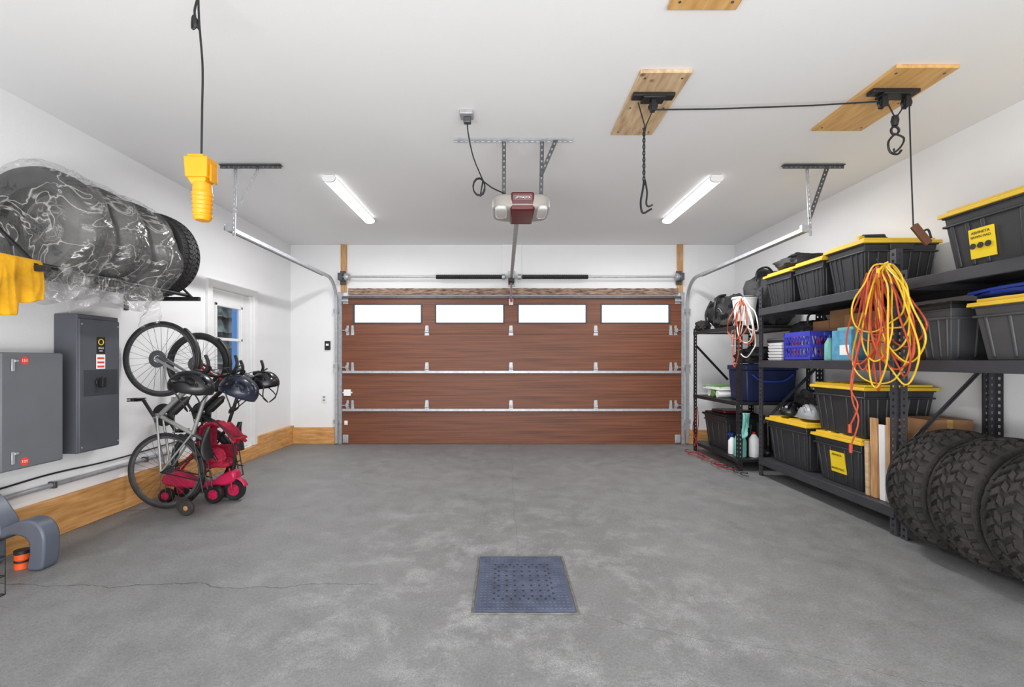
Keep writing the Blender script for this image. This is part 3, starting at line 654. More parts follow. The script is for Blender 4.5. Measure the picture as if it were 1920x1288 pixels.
# ---------------------------------------------------------------- bicycles
def bicycle(Yc,r,s,fm,tm_,label,barw,tw=.014,forkm=None,dx=0,lift=0):
    bx=lambda x,z,l=0:(XL+.052+(x+3.057)*s+dx,Yc+l,(z-.31)*s+r+lift)
    bk=thing('bicycle',label,'bicycle',(XL+.3,Yc,0),group='bicycles stored upright against the wall')
    Fh=bx(-2.78,1.22); Rr=(XL+.05+r+.003+dx,Yc,r+.003); Fh=(XL+r+.012+dx,Yc,Fh[2])
    for c in (Rr,Fh):
        w=thing('w','','',c); 
        for k_ in ('label','category'): del w[k_]
        w.name='wheel'; w.parent=bk; w.location=Vector(c)-WL[bk]
        B().torus(c,r-tw,tw,'Y',64,10).obj('tire',M_rubber,w)
        B().lathe([(r-2*tw+.002,-.009),(r-2*tw-.016,-.007),(r-2*tw-.02,0),(r-2*tw-.016,.007),(r-2*tw+.002,.009)],c,'Y',64).obj('rim',M_bikeb if fm is not M_alu else M_steeld,w)
        sp=B()
        for i in range(28):
            a=2*pi*i/28; a2=a+(.9 if i%2 else -.9); sd=.028 if (i//2)%2 else -.028
            sp.tube([(c[0]+.018*math.cos(a2),c[1]+sd,c[2]+.018*math.sin(a2)),(c[0]+(r-2*tw-.018)*math.cos(a),c[1],c[2]+(r-2*tw-.018)*math.sin(a))],.0014,4)
        sp.obj('spokes',M_steeld,w)
        B().cyl((c[0],c[1]-.05,c[2]),.012,.1,'Y',14).cyl((c[0],c[1]-.032,c[2]),.022,.006,'Y',16).cyl((c[0],c[1]+.026,c[2]),.022,.006,'Y',16).obj('hub',M_steeld,w)
        if c is Rr: B().lathe([(.012,0),(.035,0),(.03,.008),(.025,.02),(.012,.02)],(c[0],c[1]+.035,c[2]),'Y',20).obj('sprocket',M_steeld,w)
        else: B().lathe([(.03,0),(.07,0),(.07,.002),(.03,.002)],(c[0],c[1]-.04,c[2]),'Y',24).obj('disc_rotor',M_steeld,w)
    BB=bx(-2.80,.76); ST=bx(-2.53,.61); S0=bx(-2.45,.565); H1=bx(-2.40,1.0); H2=bx(-2.50,1.045)
    f=B(); f.tube([BB,ST],.016,10).tube([ST,H1],.015,10).tube([BB,H2],.02,10).tube([H1,H2],.02,10)
    f.cyl((BB[0],BB[1]-.035,BB[2]),.022,.07,'Y',16)
    for sd in (-1,1):
        f.tube([(BB[0],BB[1]+sd*.03,BB[2]),(Rr[0],Rr[1]+sd*.055,Rr[2])],.009,8)
        f.tube([(ST[0],ST[1]+sd*.015,ST[2]),(Rr[0],Rr[1]+sd*.055,Rr[2])],.008,8)
    f.obj('frame',fm,bk)
    fk=B()
    d=(Vector(H2)-Vector(Fh)); cw=Vector(Fh)+d.normalized()*(r+.03)
    for sd in (-1,1): fk.tube(cr([(H2[0],H2[1]+sd*.01,H2[2]),(cw[0],cw[1]+sd*.04,cw[2]),(Fh[0],Fh[1]+sd*.052,Fh[2])],4),.011,8)
    fk.obj('fork',forkm or fm,bk)
    for c,a0,a1 in ((Rr,-.9,1.2),(Fh,-1.0,.9)):
        g=B(); g.lathe([(r+.006,-.02),(r+.012,-.012),(r+.013,0),(r+.012,.012),(r+.006,.02)],c,'Y',20,a0=a0,a1=a1); g.obj('mudguard',M_black,bk,solid=.002)
    B().tube([ST,S0],.012,10).obj('seat_post',M_steeld,bk)
    b=B(); sx,_,sz=bx(-2.425,.53)
    b.surf(lambda u,v:(sx+.028*math.sin(2*pi*u)*(1-.25*v)+.02*(abs(v-.5)*2)**2,Yc+math.cos(2*pi*u)*(.075*(1-v)**1.2+.02)*math.sin(pi*min(.97,max(.03,v*.9+.08)))**.4,sz-.12+.26*v),24,16,True)
    b.f.append(tuple(i*17 for i in range(24))); b.f.append(tuple(i*17+16 for i in range(24))[::-1]); b.obj('saddle',M_black,bk)
    HB=Vector(bx(-2.33,1.08))
    B().tube([H1,HB],.014,10).obj('stem',M_black,bk)
    B().tube(cr([HB+Vector((.02,-barw,.05)),HB+Vector((.01,-barw*.6,.02)),HB,HB+Vector((.01,barw*.6,.02)),HB+Vector((.02,barw,.05))],5),.012,10).obj('handlebar',M_black,bk)
    for sd in (-1,1):
        B().tube([HB+Vector((.02,sd*barw*.72,.03)),HB+Vector((.02,sd*(barw+.02),.05))],.017,10).obj('grip',M_black,bk)
        B().tube(cr([HB+Vector((.02,sd*barw*.6,.03)),HB+Vector((.06,sd*barw*.65,.07)),HB+Vector((.07,sd*barw*.85,.09))],4),.007,6).tube(cr([HB+Vector((.02,sd*barw*.7,.03)),HB+Vector((.05,sd*barw*.7,.1)),HB+Vector((.03,sd*barw*.72,.17))],4),.013,8).obj('brake_lever',M_black,bk)
        B().tube(cr([HB+Vector((.03,sd*barw*.6,.04)),HB+Vector((.12,sd*.08,.06)),HB+Vector((.06,sd*.02,-.08)),Vector(H2)+Vector((.0,sd*.02,-.04)),Vector(BB)+Vector((.05,sd*.01,.06))],7),.003,6).obj('brake_cable',M_black,bk)
    B().lathe([(.03,-.002),(.088,-.002),(.092,0),(.088,.002),(.03,.002)],(BB[0],BB[1]+.045,BB[2]),'Y',32).torus((BB[0],BB[1]+.045,BB[2]),.09,.004,'Y',32,6).obj('chainring',M_blackm,bk)
    for sd in (-1,1):
        q=(BB[0]+sd*.09,BB[1]+sd*.06,BB[2]-sd*.14)
        B().beam((BB[0],BB[1]+sd*.06,BB[2]),q,.022,(0,1,0),.014).obj('crank',M_blackm,bk)
        B().box(q[0]-.045,q[0]+.045,q[1]+sd*.06-.045,q[1]+sd*.06+.045,q[2]-.012,q[2]-.004).box(q[0]-.045,q[0]+.045,q[1]+sd*.06-.045,q[1]+sd*.06+.045,q[2]+.004,q[2]+.012).box(q[0]-.012,q[0]+.012,q[1]+sd*.06-.045,q[1]+sd*.06+.045,q[2]-.012,q[2]+.012).obj('pedal',M_black,bk,bevel=.004)
    ch=B(); y=Yc+.045
    ch.tube([(BB[0]-.088,y,BB[2]),(Rr[0]-.034,y,Rr[2])],.004,6).tube([(BB[0]+.088,y,BB[2]),(Rr[0]+.034,y,Rr[2])],.004,6).obj('chain',M_steeld,bk)
    g=B(); k0=bx(-2.48,.56); k1=bx(-2.40,.16)
    for l in (-.06,0,.06): g.tube([(k0[0],Yc+l,k0[2]),(k1[0]-.01,Yc+l,k1[2])],.005,6)
    for q in (0,.33,.66,1): z=k0[2]+(k1[2]-k0[2])*q; x=k0[0]+(k1[0]-.01-k0[0])*q; g.tube([(x,Yc-.06,z),(x,Yc+.06,z)],.005,6)
    for l in (-.06,.06): g.tube([(k1[0]-.01,Yc+l,k1[2]+.08),(Rr[0],Yc+l,Rr[2])],.005,6).tube([(k0[0],Yc+l,k0[2]-.12),(Rr[0],Yc+l,Rr[2])],.005,6)
    g.obj('luggage_rack',M_black,bk)
    p,q=Vector(BB),Vector(H2); dd=(q-p).normalized(); nrm=Vector((dd.z,0,-dd.x)); 
    if nrm.x<0: nrm=-nrm
    o_=p+dd*.1+nrm*.055
    B().tube([o_,o_+dd*.13,o_+dd*.15,o_+dd*.17],[.034,.034,.022,.018],14).obj('water_bottle',M_black,bk)
    B().lathe([(0,-.03),(.02,-.03),(.026,.02),(0,.024)],(HB[0]+.05,HB[1]+.06,HB[2]+.05),'X',16).obj('front_lamp',M_black,bk)
    B().blob((HB[0]+.03,HB[1]-.07,HB[2]+.045),(.022,.022,.018),1,0).obj('bell',M_steel,bk)
    return bk,HB
bk1,HB1=bicycle(3.70,.308,1,M_alu,M_black,'silver-framed bicycle stored upright on its rear wheel',.27)
bk2,HB2=bicycle(4.18,.29,.97,M_bikeb,M_black,'black and red bicycle stored upright behind the silver one',.24,.022,M_biker)
# helmets
def helmet(c,dim,m,label,ang=0,tilt=0):
    h=thing('bicycle_helmet',label,'helmet',c,group='bicycle helmets')
    Rm=Matrix.Rotation(ang,3,'Z')@Matrix.Rotation(tilt,3,'Y'); b=B()
    def f(u,v):
        a=2*pi*u; e=-.35+(pi/2+.35)*v; x=math.cos(e)*math.cos(a); y=math.cos(e)*math.sin(a); z=math.sin(e)
        gr=.0
        if e>.12:
            sv=math.sin(y*13)*1.0; gr=.2*min(1,max(0,sv*2.2-.5))*min(1,(e-.12)*5)*(1 if abs(x)<.85 else .3)*(.25+.75*min(1,abs(math.sin(x*4.5+1))*1.6))
        k=1-gr; x2=x*(1.0+(.08 if x<0 else 0))
        return Vector(c)+Rm@Vector((x2*dim[0]*k,y*dim[1]*k,z*dim[2]*k))
    b.surf(f,128,40,True); b.obj('shell',m,h,smooth=30,solid=.01)
    s=B()
    for sd in (-1,1):
        pts=[Vector((dim[0]*.5,sd*dim[1]*.85,-dim[2]*.2)),Vector((.02,sd*dim[1]*.75,-dim[2]*1.1)),Vector((0,sd*.01,-dim[2]*1.55))]
        s.tube([Vector(c)+Rm@p for p in cr(pts,5)],.005,6); pts[0].x=-dim[0]*.5; s.tube([Vector(c)+Rm@p for p in cr(pts,5)],.005,6)
    if c[2]>.8: s.obj('strap',M_black,h)
    b=B(); b.surf(lambda u,v:Vector(c)+Rm@Vector((dim[0]*.9*math.cos(2*pi*u)*v,dim[1]*.88*math.sin(2*pi*u)*v,-dim[2]*.12-.02*(1-v))),28,2,True); b.obj('liner',M_black,h)
    return h
helmet((-2.33,3.40,1.01),(.16,.11,.12),M_helm,'black vented helmet hanging from the handlebar',.0,.15)
helmet((-2.23,3.84,.95),(.15,.12,.13),M_helmn,'dark navy helmet hanging from the handlebar',.2,.4)
helmet((-2.14,4.08,1.0),(.12,.11,.11),M_helm,'small black helmet hanging behind the others',-.2,-.2)
# tricycle
tk=thing('child_tricycle','pink and red children\'s tricycle with padded seat','tricycle',(-2.5,3.93,0))
b=B(); b.prism([(p.x,p.z) for p in cr([(-2.93,0,.15),(-2.9,0,.24),(-2.78,0,.25),(-2.66,0,.18),(-2.52,0,.17),(-2.42,0,.23),(-2.33,0,.26),(-2.30,0,.21),(-2.34,0,.15),(-2.5,0,.12),(-2.75,0,.11)],3,True)],3.89,4.0)
b.obj('body',M_pink,tk,bevel=.02)
for (x,y,r) in ((-2.45,3.85,.075),(-2.45,4.04,.075),(-2.33,3.94,.09),(-2.86,3.86,.06),(-2.86,4.04,.06)):
    B().lathe([(r*.55,-.022),(r*.9,-.026),(r,-.015),(r,.015),(r*.9,.026),(r*.55,.022)],(x,y,r+.001),'Y',32,closed=True).obj('wheel',M_black,tk)
    b=B().lathe([(0,-.03),(r*.25,-.028),(r*.3,-.02),(r*.56,-.02),(r*.56,.02),(r*.3,.02),(r*.25,.028),(0,.03)],(x,y,r+.001),'Y',24)
    for q in range(5):
        a=2*pi*q/5; b.beam((x,y-.023,r+.001),(x+r*.5*math.cos(a),y-.023,r+.001+r*.5*math.sin(a)),.014,(-math.sin(a),0,math.cos(a)),.012)
    b.obj('hub_cap',M_pink,tk)
B().lathe([(.1,-.03),(.106,-.018),(.106,.018),(.1,.03)],(-2.33,3.94,.091),'Y',18,a0=.3,a1=2.6).obj('fender',M_pink,tk,solid=.003)
B().blob((-2.49,3.95,.32),(.11,.09,.035),6,.25,3,.6).obj('seat',M_redfab,tk)
b=B(); b.blob((-2.585,3.96,.47),(.03,.11,.16),11,.3,3,.55).blob((-2.48,3.86,.40),(.10,.014,.055),12,.35,3,.6).blob((-2.48,4.04,.40),(.10,.014,.055),14,.35,3,.6).obj('backrest',M_redfab,tk)
b=B(); b.surf(lambda u,v:(-2.62+.33*u+.01*math.sin(v*7),3.85+.2*v,.60+.10*math.sin(pi*u*.9)-.13*u*u+.014*math.sin(v*12)+.014*noise.noise(Vector((u*8,v*8,0)))),24,16).obj('sunshade',M_redfab,tk,solid=.006)
B().tube(cr([(-2.62,3.85,.60),(-2.52,3.845,.69),(-2.42,3.845,.68),(-2.29,3.85,.54)],5),.006,6).tube(cr([(-2.57,3.84,.58),(-2.5,3.84,.48),(-2.42,3.84,.36)],5),.010,6).tube([(-2.6,3.85,.62),(-2.56,3.85,.3)],.008,6).obj('black_piping',M_black,tk)
B().tube([(-2.86,3.9,.22),(-2.62,3.95,.48),(-2.60,3.95,.60)],.010,8).tube([(-2.86,4.0,.22),(-2.62,3.98,.48)],.010,8).tube([(-2.33,3.90,.09),(-2.36,3.91,.28)],.008,8).tube([(-2.6,3.9,.2),(-2.45,3.87,.34)],.008,8).obj('frame_tube',M_red,tk)
B().tube(cr([(-2.36,3.94,.2),(-2.33,3.94,.38),(-2.34,3.94,.52),(-2.27,3.94,.54)],6),.010,8).obj('steering_post',M_black,tk)
B().tube([(-2.30,3.85,.54),(-2.23,3.94,.545),(-2.30,4.03,.54)],.010,8).obj('handlebar',M_red,tk)
st=thing('training_wheel_pair','pair of small brown training wheels on a black bar','training wheels',(-2.52,3.6,0))
B().tube([(-2.56,3.62,.07),(-2.46,3.56,.07)],.01,8).obj('axle',M_black,st)
for x,y in ((-2.54,3.61),(-2.47,3.54)):
    B().lathe([(.02,-.015),(.05,-.016),(.058,-.008),(.058,.008),(.05,.016),(.02,.015)],(x,y,.059),'Y',28,closed=True).obj('wheel',M_rubber2,st)
    B().lathe([(0,-.02),(.012,-.018),(.022,-.01),(.022,.01),(0,.02)],(x,y,.059),'Y',16).obj('hub',M_card,st)
# grey moulded stool at the near corner
so=thing('child_step_stool','blue-grey moulded plastic stool standing by an orange cup','step stool',(-2.78,2.65,0))
poly=[(p.x-.03,max(.001,p.z)) for p in cr([(-2.90,0,.18),(-2.88,0,.225),(-2.82,0,.255),(-2.73,0,.288),(-2.655,0,.28),(-2.605,0,.215),(-2.60,0,.12),(-2.612,0,.02),(-2.64,0,.003),(-2.69,0,.004),(-2.70,0,.03),(-2.685,0,.10),(-2.70,0,.18),(-2.775,0,.205),(-2.83,0,.19),(-2.87,0,.17)],4,True)]
B().prism(poly,2.60,2.70).obj('arched_leg',M_slate,so,bevel=.012)
poly=[(-3.05,.46),(-2.96,.39),(-2.885,.28),(-2.865,.21),(-2.89,.165),(-2.96,.17),(-3.04,.24)]
B().prism(poly,2.59,2.71).obj('backrest',M_slate,so,bevel=.012)
B().prism([(-3.03,.17),(-2.95,.17),(-2.96,.02),(-2.98,.001),(-3.05,.001)],2.6,2.7).obj('rear_leg',M_slate,so,bevel=.01)
oc=thing('orange_cup','orange and black ribbed container under the stool','container',(-2.80,2.645,0))
B().lathe([(0,0),(.034,0),(.034,.03),(.03,.034),(.03,.05),(.034,.054),(.034,.085),(0,.085)],(-2.80,2.645,.001),'Z',24).obj('body',M_orange,oc)
B().lathe([(0,0),(.036,0),(.036,.02),(0,.02)],(-2.80,2.645,.0865),'Z',24).torus((-2.80,2.645,.043),.031,.006,'Z',24,8).obj('black_cap',M_black,oc)
ba=thing('wire_basket','black wire basket on the floor','wire basket',(-2.7,2.27,0))
b=B(); bx0,bx1,by0,by1=-2.84,-2.565,2.17,2.34
for z in (.005,.1,.2,.29): b.tube([(bx0,by0,z),(bx1,by0,z),(bx1,by1,z),(bx0,by1,z)],.003,6,True)
for i in range(5):
    y=by0+(by1-by0)*i/4; b.tube([(bx1,y,.29),(bx1,y,.005),(bx0,y,.005),(bx0,y,.29)],.002,5)
for i in range(8):
    x=bx0+(bx1-bx0)*i/7; b.tube([(x,by0,.29),(x,by0,.005),(x,by1,.005),(x,by1,.29)],.002,5)
b.obj('wire_frame',M_black,ba)
# ---------------------------------------------------------------- shelving
def unit(x0,x1,ya,yb,levels,H,label,braces=(),bh=.07,m=M_rack):
    u=thing('shelving_unit',label,'shelving unit',((x0+x1)/2,(ya+yb)/2,0))
    for x,sx in ((x0,1),(x1,-1)):
        for y,sy in ((ya,1),(yb,-1)):
            p=B(); p.perf((x,y+sy*.025,0),(x,y+sy*.025,H),.05,(0,1,0),.004,.045); p.perf((x+sx*.022,y,0),(x+sx*.022,y,H),.044,(1,0,0),.004,.045)
            p.box(min(x,x+sx*.045),max(x,x+sx*.045),min(y,y+sy*.05),max(y,y+sy*.05),0,.006); p.obj('post',m,u)
    for z in levels:
        s=B(); s.box(x0+.003,x1-.003,ya+.004,yb-.004,z-.02,z)
        s.box(x0-.012,x0+.02,ya+.01,yb-.01,z-bh,z+.002).box(x1-.02,x1,ya+.01,yb-.01,z-bh,z+.002).box(x0+.003,x1-.003,ya+.006,ya+.026,z-bh*.8,z-.02).box(x0+.003,x1-.003,yb-.026,yb-.006,z-bh*.8,z-.02)
        s.obj('shelf',m,u,bevel=.003)
    for (y,p,q) in braces: B().beam((p[0],y,p[1]),(q[0],y,q[1]),.03,(0,1,0),.006).beam((p[0],y,p[1]),(q[0],y,q[1]),.03,(1,0,0),.004).obj('brace',m,u)
    return u
unit(2.69,3.33,3.12,4.80,(.19,1.205,1.745),1.96,'tall charcoal steel shelving unit loaded with totes',((3.14,(2.72,.55),(3.28,1.13)),(4.78,(2.72,.55),(3.28,1.13))))
unit(2.69,3.33,1.25,3.085,(1.205,1.745),1.80,'charcoal steel shelving unit above the large tyres')
unit(2.55,3.33,4.95,6.12,(.13,.75,1.59),1.62,'lower black steel shelving unit by the garage door',((6.1,(2.58,1.4),(3.0,.95)),),.04,M_blackm)
def tote(x0,x1,y0,y1,z0,z1,bm,lm,label,tag=None,group='storage totes',nr=4):
    t=thing('storage_tote',label,'storage tote',((x0+x1)/2,(y0+y1)/2,z0),group=group)
    zb=z1-.035; ins=.04; b=B(); b.taper(x0+.012,x1-.012,y0+.012,y1-.012,z0,zb,ins)
    hh=zb-z0
    def P(face,tt,h,out):
        i=.012+ins*(1-h)-out; z=z0+hh*h
        if face=='x0': return (x0+i,y0+i+out+(y1-y0-2*(i+out))*tt,z)
        if face=='x1': return (x1-i,y0+i+out+(y1-y0-2*(i+out))*tt,z)
        if face=='y0': return (x0+i+out+(x1-x0-2*(i+out))*tt,y0+i,z)
        return (x0+i+out+(x1-x0-2*(i+out))*tt,y1-i,z)
    for face in ('x0','x1','y0','y1'):
        cs_=[.06,.2,.34,.66,.8,.94] if tag or nr>3 else [.1,.35,.65,.9]
        for tt in cs_:
            b.hexa([P(face,tt-.022,.04,-.002),P(face,tt+.022,.04,-.002),P(face,tt+.022,.82,-.002),P(face,tt-.022,.82,-.002),P(face,tt-.016,.06,.008),P(face,tt+.016,.06,.008),P(face,tt+.016,.8,.008),P(face,tt-.016,.8,.008)])
    b.box(x0+.006,x1-.006,y0+.006,y1-.006,zb-.075,zb-.06).box(x0+.004,x1-.004,y0+.004,y1-.004,zb-.02,zb)
    for yy in (y0,y1): b.box((x0+x1)/2-.09,(x0+x1)/2+.09,yy-.0 if yy==y0 else yy-.02,yy+.02 if yy==y0 else yy,zb-.06,zb-.005)
    b.obj('body',bm,t,bevel=.005)
    l=B(); l.box(x0-.008,x1+.008,y0-.008,y1+.008,zb,zb+.014).taper(x0+.02,x1-.02,y0+.02,y1-.02,zb+.014,z1,-.0)
    l.box(x0-.01,x1+.01,y0-.01,y1+.01,zb-.010,zb+.004)
    n=3
    for i in range(n): 
        yy=y0+(y1-y0)*(i+1)/(n+1); l.box(x0+.05,x1-.05,yy-.02,yy+.02,z1,z1+.006)
    l.obj('lid',lm,t,bevel=.004)
    if tag:
        yc,zc,ww,hh2,lines=tag
        ii=lambda z:x0+.012+ins*(1-(z-z0)/hh)-.0105
        q=B(); za,zb2=zc-hh2/2,zc+hh2/2
        q.hexa([(ii(za)-.001,yc-ww/2,za),(ii(za)-.001,yc+ww/2,za),(ii(za)+.008,yc+ww/2,za),(ii(za)+.008,yc-ww/2,za),(ii(zb2)-.001,yc-ww/2,zb2),(ii(zb2)-.001,yc+ww/2,zb2),(ii(zb2)+.008,yc+ww/2,zb2),(ii(zb2)+.008,yc-ww/2,zb2)])
        q.obj('label_sticker',M_yink,t)
        for (s_,sz,dz) in lines: text(s_,sz,(ii(zc+dz)-.004,yc,zc+dz),'-X',M_ink,t)
    return t,zb
# top shelf
Z=1.747
tote(2.72,3.28,4.33,4.76,Z,2.10,M_tote,M_lidy,'black storage tote with yellow lid on the top shelf')
tote(2.72,3.28,3.89,4.30,Z,2.11,M_tote,M_lidy,'black storage tote with yellow lid on the top shelf')
tote(2.72,3.30,3.44,3.86,Z,2.14,M_tote,M_lidy,'deep black storage tote with yellow lid on the top shelf')
t,zb=tote(2.72,3.28,2.17,2.84,Z,2.13,M_tote,M_lidy,'black tote with yellow lid and printed label, top shelf',(2.615,1.885,.135,.17,[('ABVINETA',.022,.06),('BAWN MAD',.02,.035)]))
s=B()
for dy in (-.042,0,.042):
    s.lathe([(.0,-.002),(.017,-.002),(.017,.0),(0,.0)],(2.7375,2.615+dy,1.87),'X',20)
s.obj('label_icons',M_ink,t)
# mid shelf, near bay
Z=1.207
tote(2.72,3.25,2.77,3.04,Z,1.57,M_toteg,M_black,'grey tote with black lid on the middle shelf',nr=3)
tote(2.72,3.25,2.12,2.66,Z,1.56,M_toteg,M_lidy,'grey tote with yellow lid on the middle shelf',nr=3)
b=B(); b.blob((2.98,2.45,1.598),(.2,.25,.03),3,.25,4,.5); b.tube(cr([(2.76,2.7,1.6),(2.74,2.5,1.61),(2.75,2.3,1.61),(2.85,2.2,1.61)],5),.010,8).obj('folded_tarp',M_blue,label='folded blue tarpaulin on top of a tote lid',cat='tarpaulin')
# lower shelf
Z=.192
tote(2.72,3.28,3.47,4.02,Z,.60,M_tote,M_lidy,'black tote with yellow lid and yellow label on the bottom shelf',(3.74,.37,.16,.17,[('ABVINETA',.024,.06),('BAWN MAD',.026,-.055)]))
tote(2.72,3.28,3.44,4.03,.608,1.02,M_tote,M_lidy,'black tote with yellow lid stacked on another tote')
tote(2.72,3.28,4.10,4.72,Z,.64,M_tote,M_lidy,'black storage tote with yellow lid on the bottom shelf')
helmet((2.86,4.25,.70),(.13,.1,.1),M_helmg,'grey helmet resting on a tote lid',1.2,0)
helmet((2.86,4.52,.70),(.13,.1,.1),M_helm,'black helmet resting on a tote lid',.5,0)
t=thing('knee_pads','grey and black sports pads heaped on a tote','sports pads',(3.1,4.4,.647))
B().blob((3.08,4.3,.74),(.12,.1,.09),41,.35,4,.7).blob((3.1,4.56,.77),(.12,.12,.12),42,.35,4,.7).obj('pads',M_bag,t)
B().blob((2.9,4.40,.675),(.07,.06,.028),43,.3,4,.7).obj('white_shell',M_helmg,t)
for i,(x,y,w_,m_,zt,l) in enumerate(((2.735,3.22,.06,M_lumberz,.80,'pine board standing on the bottom shelf'),(2.74,3.295,.05,M_white,.74,'white painted board standing on the bottom shelf'),(2.74,3.37,.06,M_lumberz,.78,'pine board standing on the bottom shelf'),(2.80,3.25,.07,M_ply,.70,'plywood offcut standing on the bottom shelf'),(2.80,3.34,.07,M_white,.66,'white painted board standing on the bottom shelf'),(2.735,3.43,.03,M_ply,.6,'plywood offcut standing on the bottom shelf'))):
    B().hexa([(x,y-w_/2,.192),(x+.02,y-w_/2,.192),(x+.02,y+w_/2,.192),(x,y+w_/2,.192),(x-.01,y-w_/2,zt),(x+.01,y-w_/2,zt),(x+.01,y+w_/2,zt),(x-.01,y+w_/2,zt)]).obj('wooden_board',m_,label=l,cat='board',group='boards on the bottom shelf',bevel=.003)
def carton(x0,x1,y0,y1,z0,z1,label,m=M_card):
    t=thing('cardboard_box',label,'cardboard box',((x0+x1)/2,(y0+y1)/2,z0),group='cardboard boxes')
    B().box(x0,x1,y0,y1,z0,z1-.004).obj('carton',m,t,bevel=.003)
    mx=(x0+x1)/2; B().box(x0+.001,mx-.002,y0+.001,y1-.001,z1-.004,z1).box(mx+.002,x1-.001,y0+.001,y1-.001,z1-.004,z1).obj('flap',m,t)
    B().box(mx-.02,mx+.02,y0-.0006,y1+.0006,z1-.08,z1+.0006).obj('tape',M_ply2,t)
carton(2.95,3.28,3.18,3.42,.192,.79,'tall brown cardboard box on the bottom shelf')
carton(2.99,3.3,3.95,4.2,1.207,1.5,'brown cardboard box on the middle shelf')
carton(3.0,3.28,4.21,4.42,1.207,1.58,'tall brown cardboard box on the middle shelf')
carton(3.0,3.28,3.96,4.19,1.501,1.66,'small brown cardboard box stacked on another')
carton(2.93,3.28,3.55,3.92,1.207,1.6,'brown cardboard box on the middle shelf')
carton(2.80,3.25,3.17,3.5,1.207,1.34,'flat brown cardboard box on the middle shelf')
carton(2.84,3.2,3.2,3.46,1.341,1.48,'small brown cardboard box stacked on another')
# light blue carton
t=thing('blue_carton','light blue printed carton on the middle shelf','carton',(2.82,3.7,1.207))
B().box(2.73,2.9,3.58,3.79,1.207,1.45).obj('carton',M_lblue,t,bevel=.003)
B().box(2.7285,2.73,3.60,3.70,1.25,1.33).obj('printed_panel',M_wink,t)
B().box(2.76,2.87,3.6,3.77,1.45,1.475).obj('lid',M_teal,t,bevel=.004)
t=thing('spray_bottle','clear spray bottle with blue trigger on the shelf','spray bottle',(2.78,3.87,1.207))
B().lathe([(0,0),(.038,0),(.04,.02),(.038,.14),(.014,.19),(0,.19)],(2.77,3.87,1.208),'Z',24).obj('bottle',M_teal,t)
B().box(2.725,2.80,3.86,3.88,1.42,1.445).cyl((2.77,3.87,1.395),.013,.03).obj('trigger',M_blue,t)
# crate
ct=thing('milk_crate','violet-blue plastic milk crate full of cans','crate',(2.84,4.22,1.207))
b=B(); x0,x1,y0_,y1_,z0,z1=2.72,2.96,4.04,4.42,1.207,1.47
for (za,zb_) in ((z0,z0+.03),(z1-.045,z1),(z0+.12,z0+.14)):
    b.box(x0,x0+.01,y0_,y1_,za,zb_).box(x1-.01,x1,y0_,y1_,za,zb_).box(x0,x1,y0_,y0_+.01,za,zb_).box(x0,x1,y1_-.01,y1_,za,zb_)
b.box(x0,x1,y0_,y1_,z0,z0+.008)
for i in range(9):
    y=y0_+(y1_-y0_)*i/8
    for xx in (x0+.005,x1-.005):
        b.beam((xx,y,z0),(xx,min(y1_,y+.08),z1),.01,(0,1,0),.008); b.beam((xx,y,z0),(xx,max(y0_,y-.08),z1),.01,(0,1,0),.008)
for i in range(6):
    x=x0+(x1-x0)*i/5
    for yy in (y0_+.005,y1_-.005):
        b.beam((x,yy,z0),(min(x1,x+.08),yy,z1),.01,(1,0,0),.008); b.beam((x,yy,z0),(max(x0,x-.08),yy,z1),.01,(1,0,0),.008)
b.obj('lattice_basket',M_crate,ct)
for i,(x,y,m_) in enumerate(((2.79,4.12,M_white),(2.88,4.14,M_red),(2.79,4.23,M_steel),(2.88,4.26,M_white),(2.79,4.34,M_orange),(2.89,4.36,M_steel))):
    B().lathe([(0,0),(.036,0),(.036,.19),(.03,.21),(.018,.22),(.018,.235),(0,.235)],(x,y,1.216),'Z',20).obj('spray_can',m_,label='spray can standing in the plastic crate',cat='can',group='cans in the crate')
for i in range(6):
    B().taper(2.72+.004*(i%2),2.92,4.47,4.70,1.207+.03*i,1.207+.03*i+.024,.008).obj('plastic_tray',M_white,label='white plastic tray in a stack on the middle shelf',cat='tray',group='stack of white trays',bevel=.003)
tb=thing('caulking_gun','black caulking gun lying on the stack of trays','caulking gun',(2.8,4.55,1.39))
B().tube([(2.74,4.72,1.41),(2.86,4.45,1.41)],.022,12).obj('barrel',M_black,tb)
B().tube([(2.86,4.45,1.41),(2.9,4.36,1.41)],.004,6).tube(cr([(2.855,4.46,1.42),(2.87,4.44,1.47),(2.9,4.42,1.5)],4),.008,8).obj('trigger',M_steeld,tb)
t=thing('tool_bag','black tool bag behind the stack of trays','tool bag',(3.1,4.6,1.207))
B().blob((3.12,4.6,1.40),(.16,.15,.19),31,.2,3,.6).obj('bag_body',M_bag,t)
B().tube(cr([(3.0,4.5,1.56),(3.02,4.5,1.66),(3.15,4.5,1.67),(3.2,4.5,1.56)],5),.01,6).obj('handle',M_black,t)
# duffel on tote
t=thing('duffel_bag','soft grey-black bag lying on top of the totes','bag',(3.0,4.5,2.11))
B().blob((2.98,4.5,2.17),(.22,.2,.065),4,.25,3,.7).obj('bag_body',M_bag,t)
B().tube(cr([(2.82,4.4,2.18),(2.85,4.45,2.25),(2.95,4.5,2.26),(3.1,4.55,2.22)],5),.01,6).obj('strap',M_black,t)
t=thing('hand_tool','black and yellow hand drill lying on a tote','drill',(2.95,3.6,2.146))
B().tube([(2.84,3.6,2.175),(3.0,3.6,2.18)],.026,12).tube([(2.97,3.6,2.18),(3.02,3.6,2.16)],.022,10).obj('motor_body',M_black,t)
B().tube([(2.8,3.6,2.175),(2.84,3.6,2.175)],.016,12).obj('chuck',M_lidy,t)
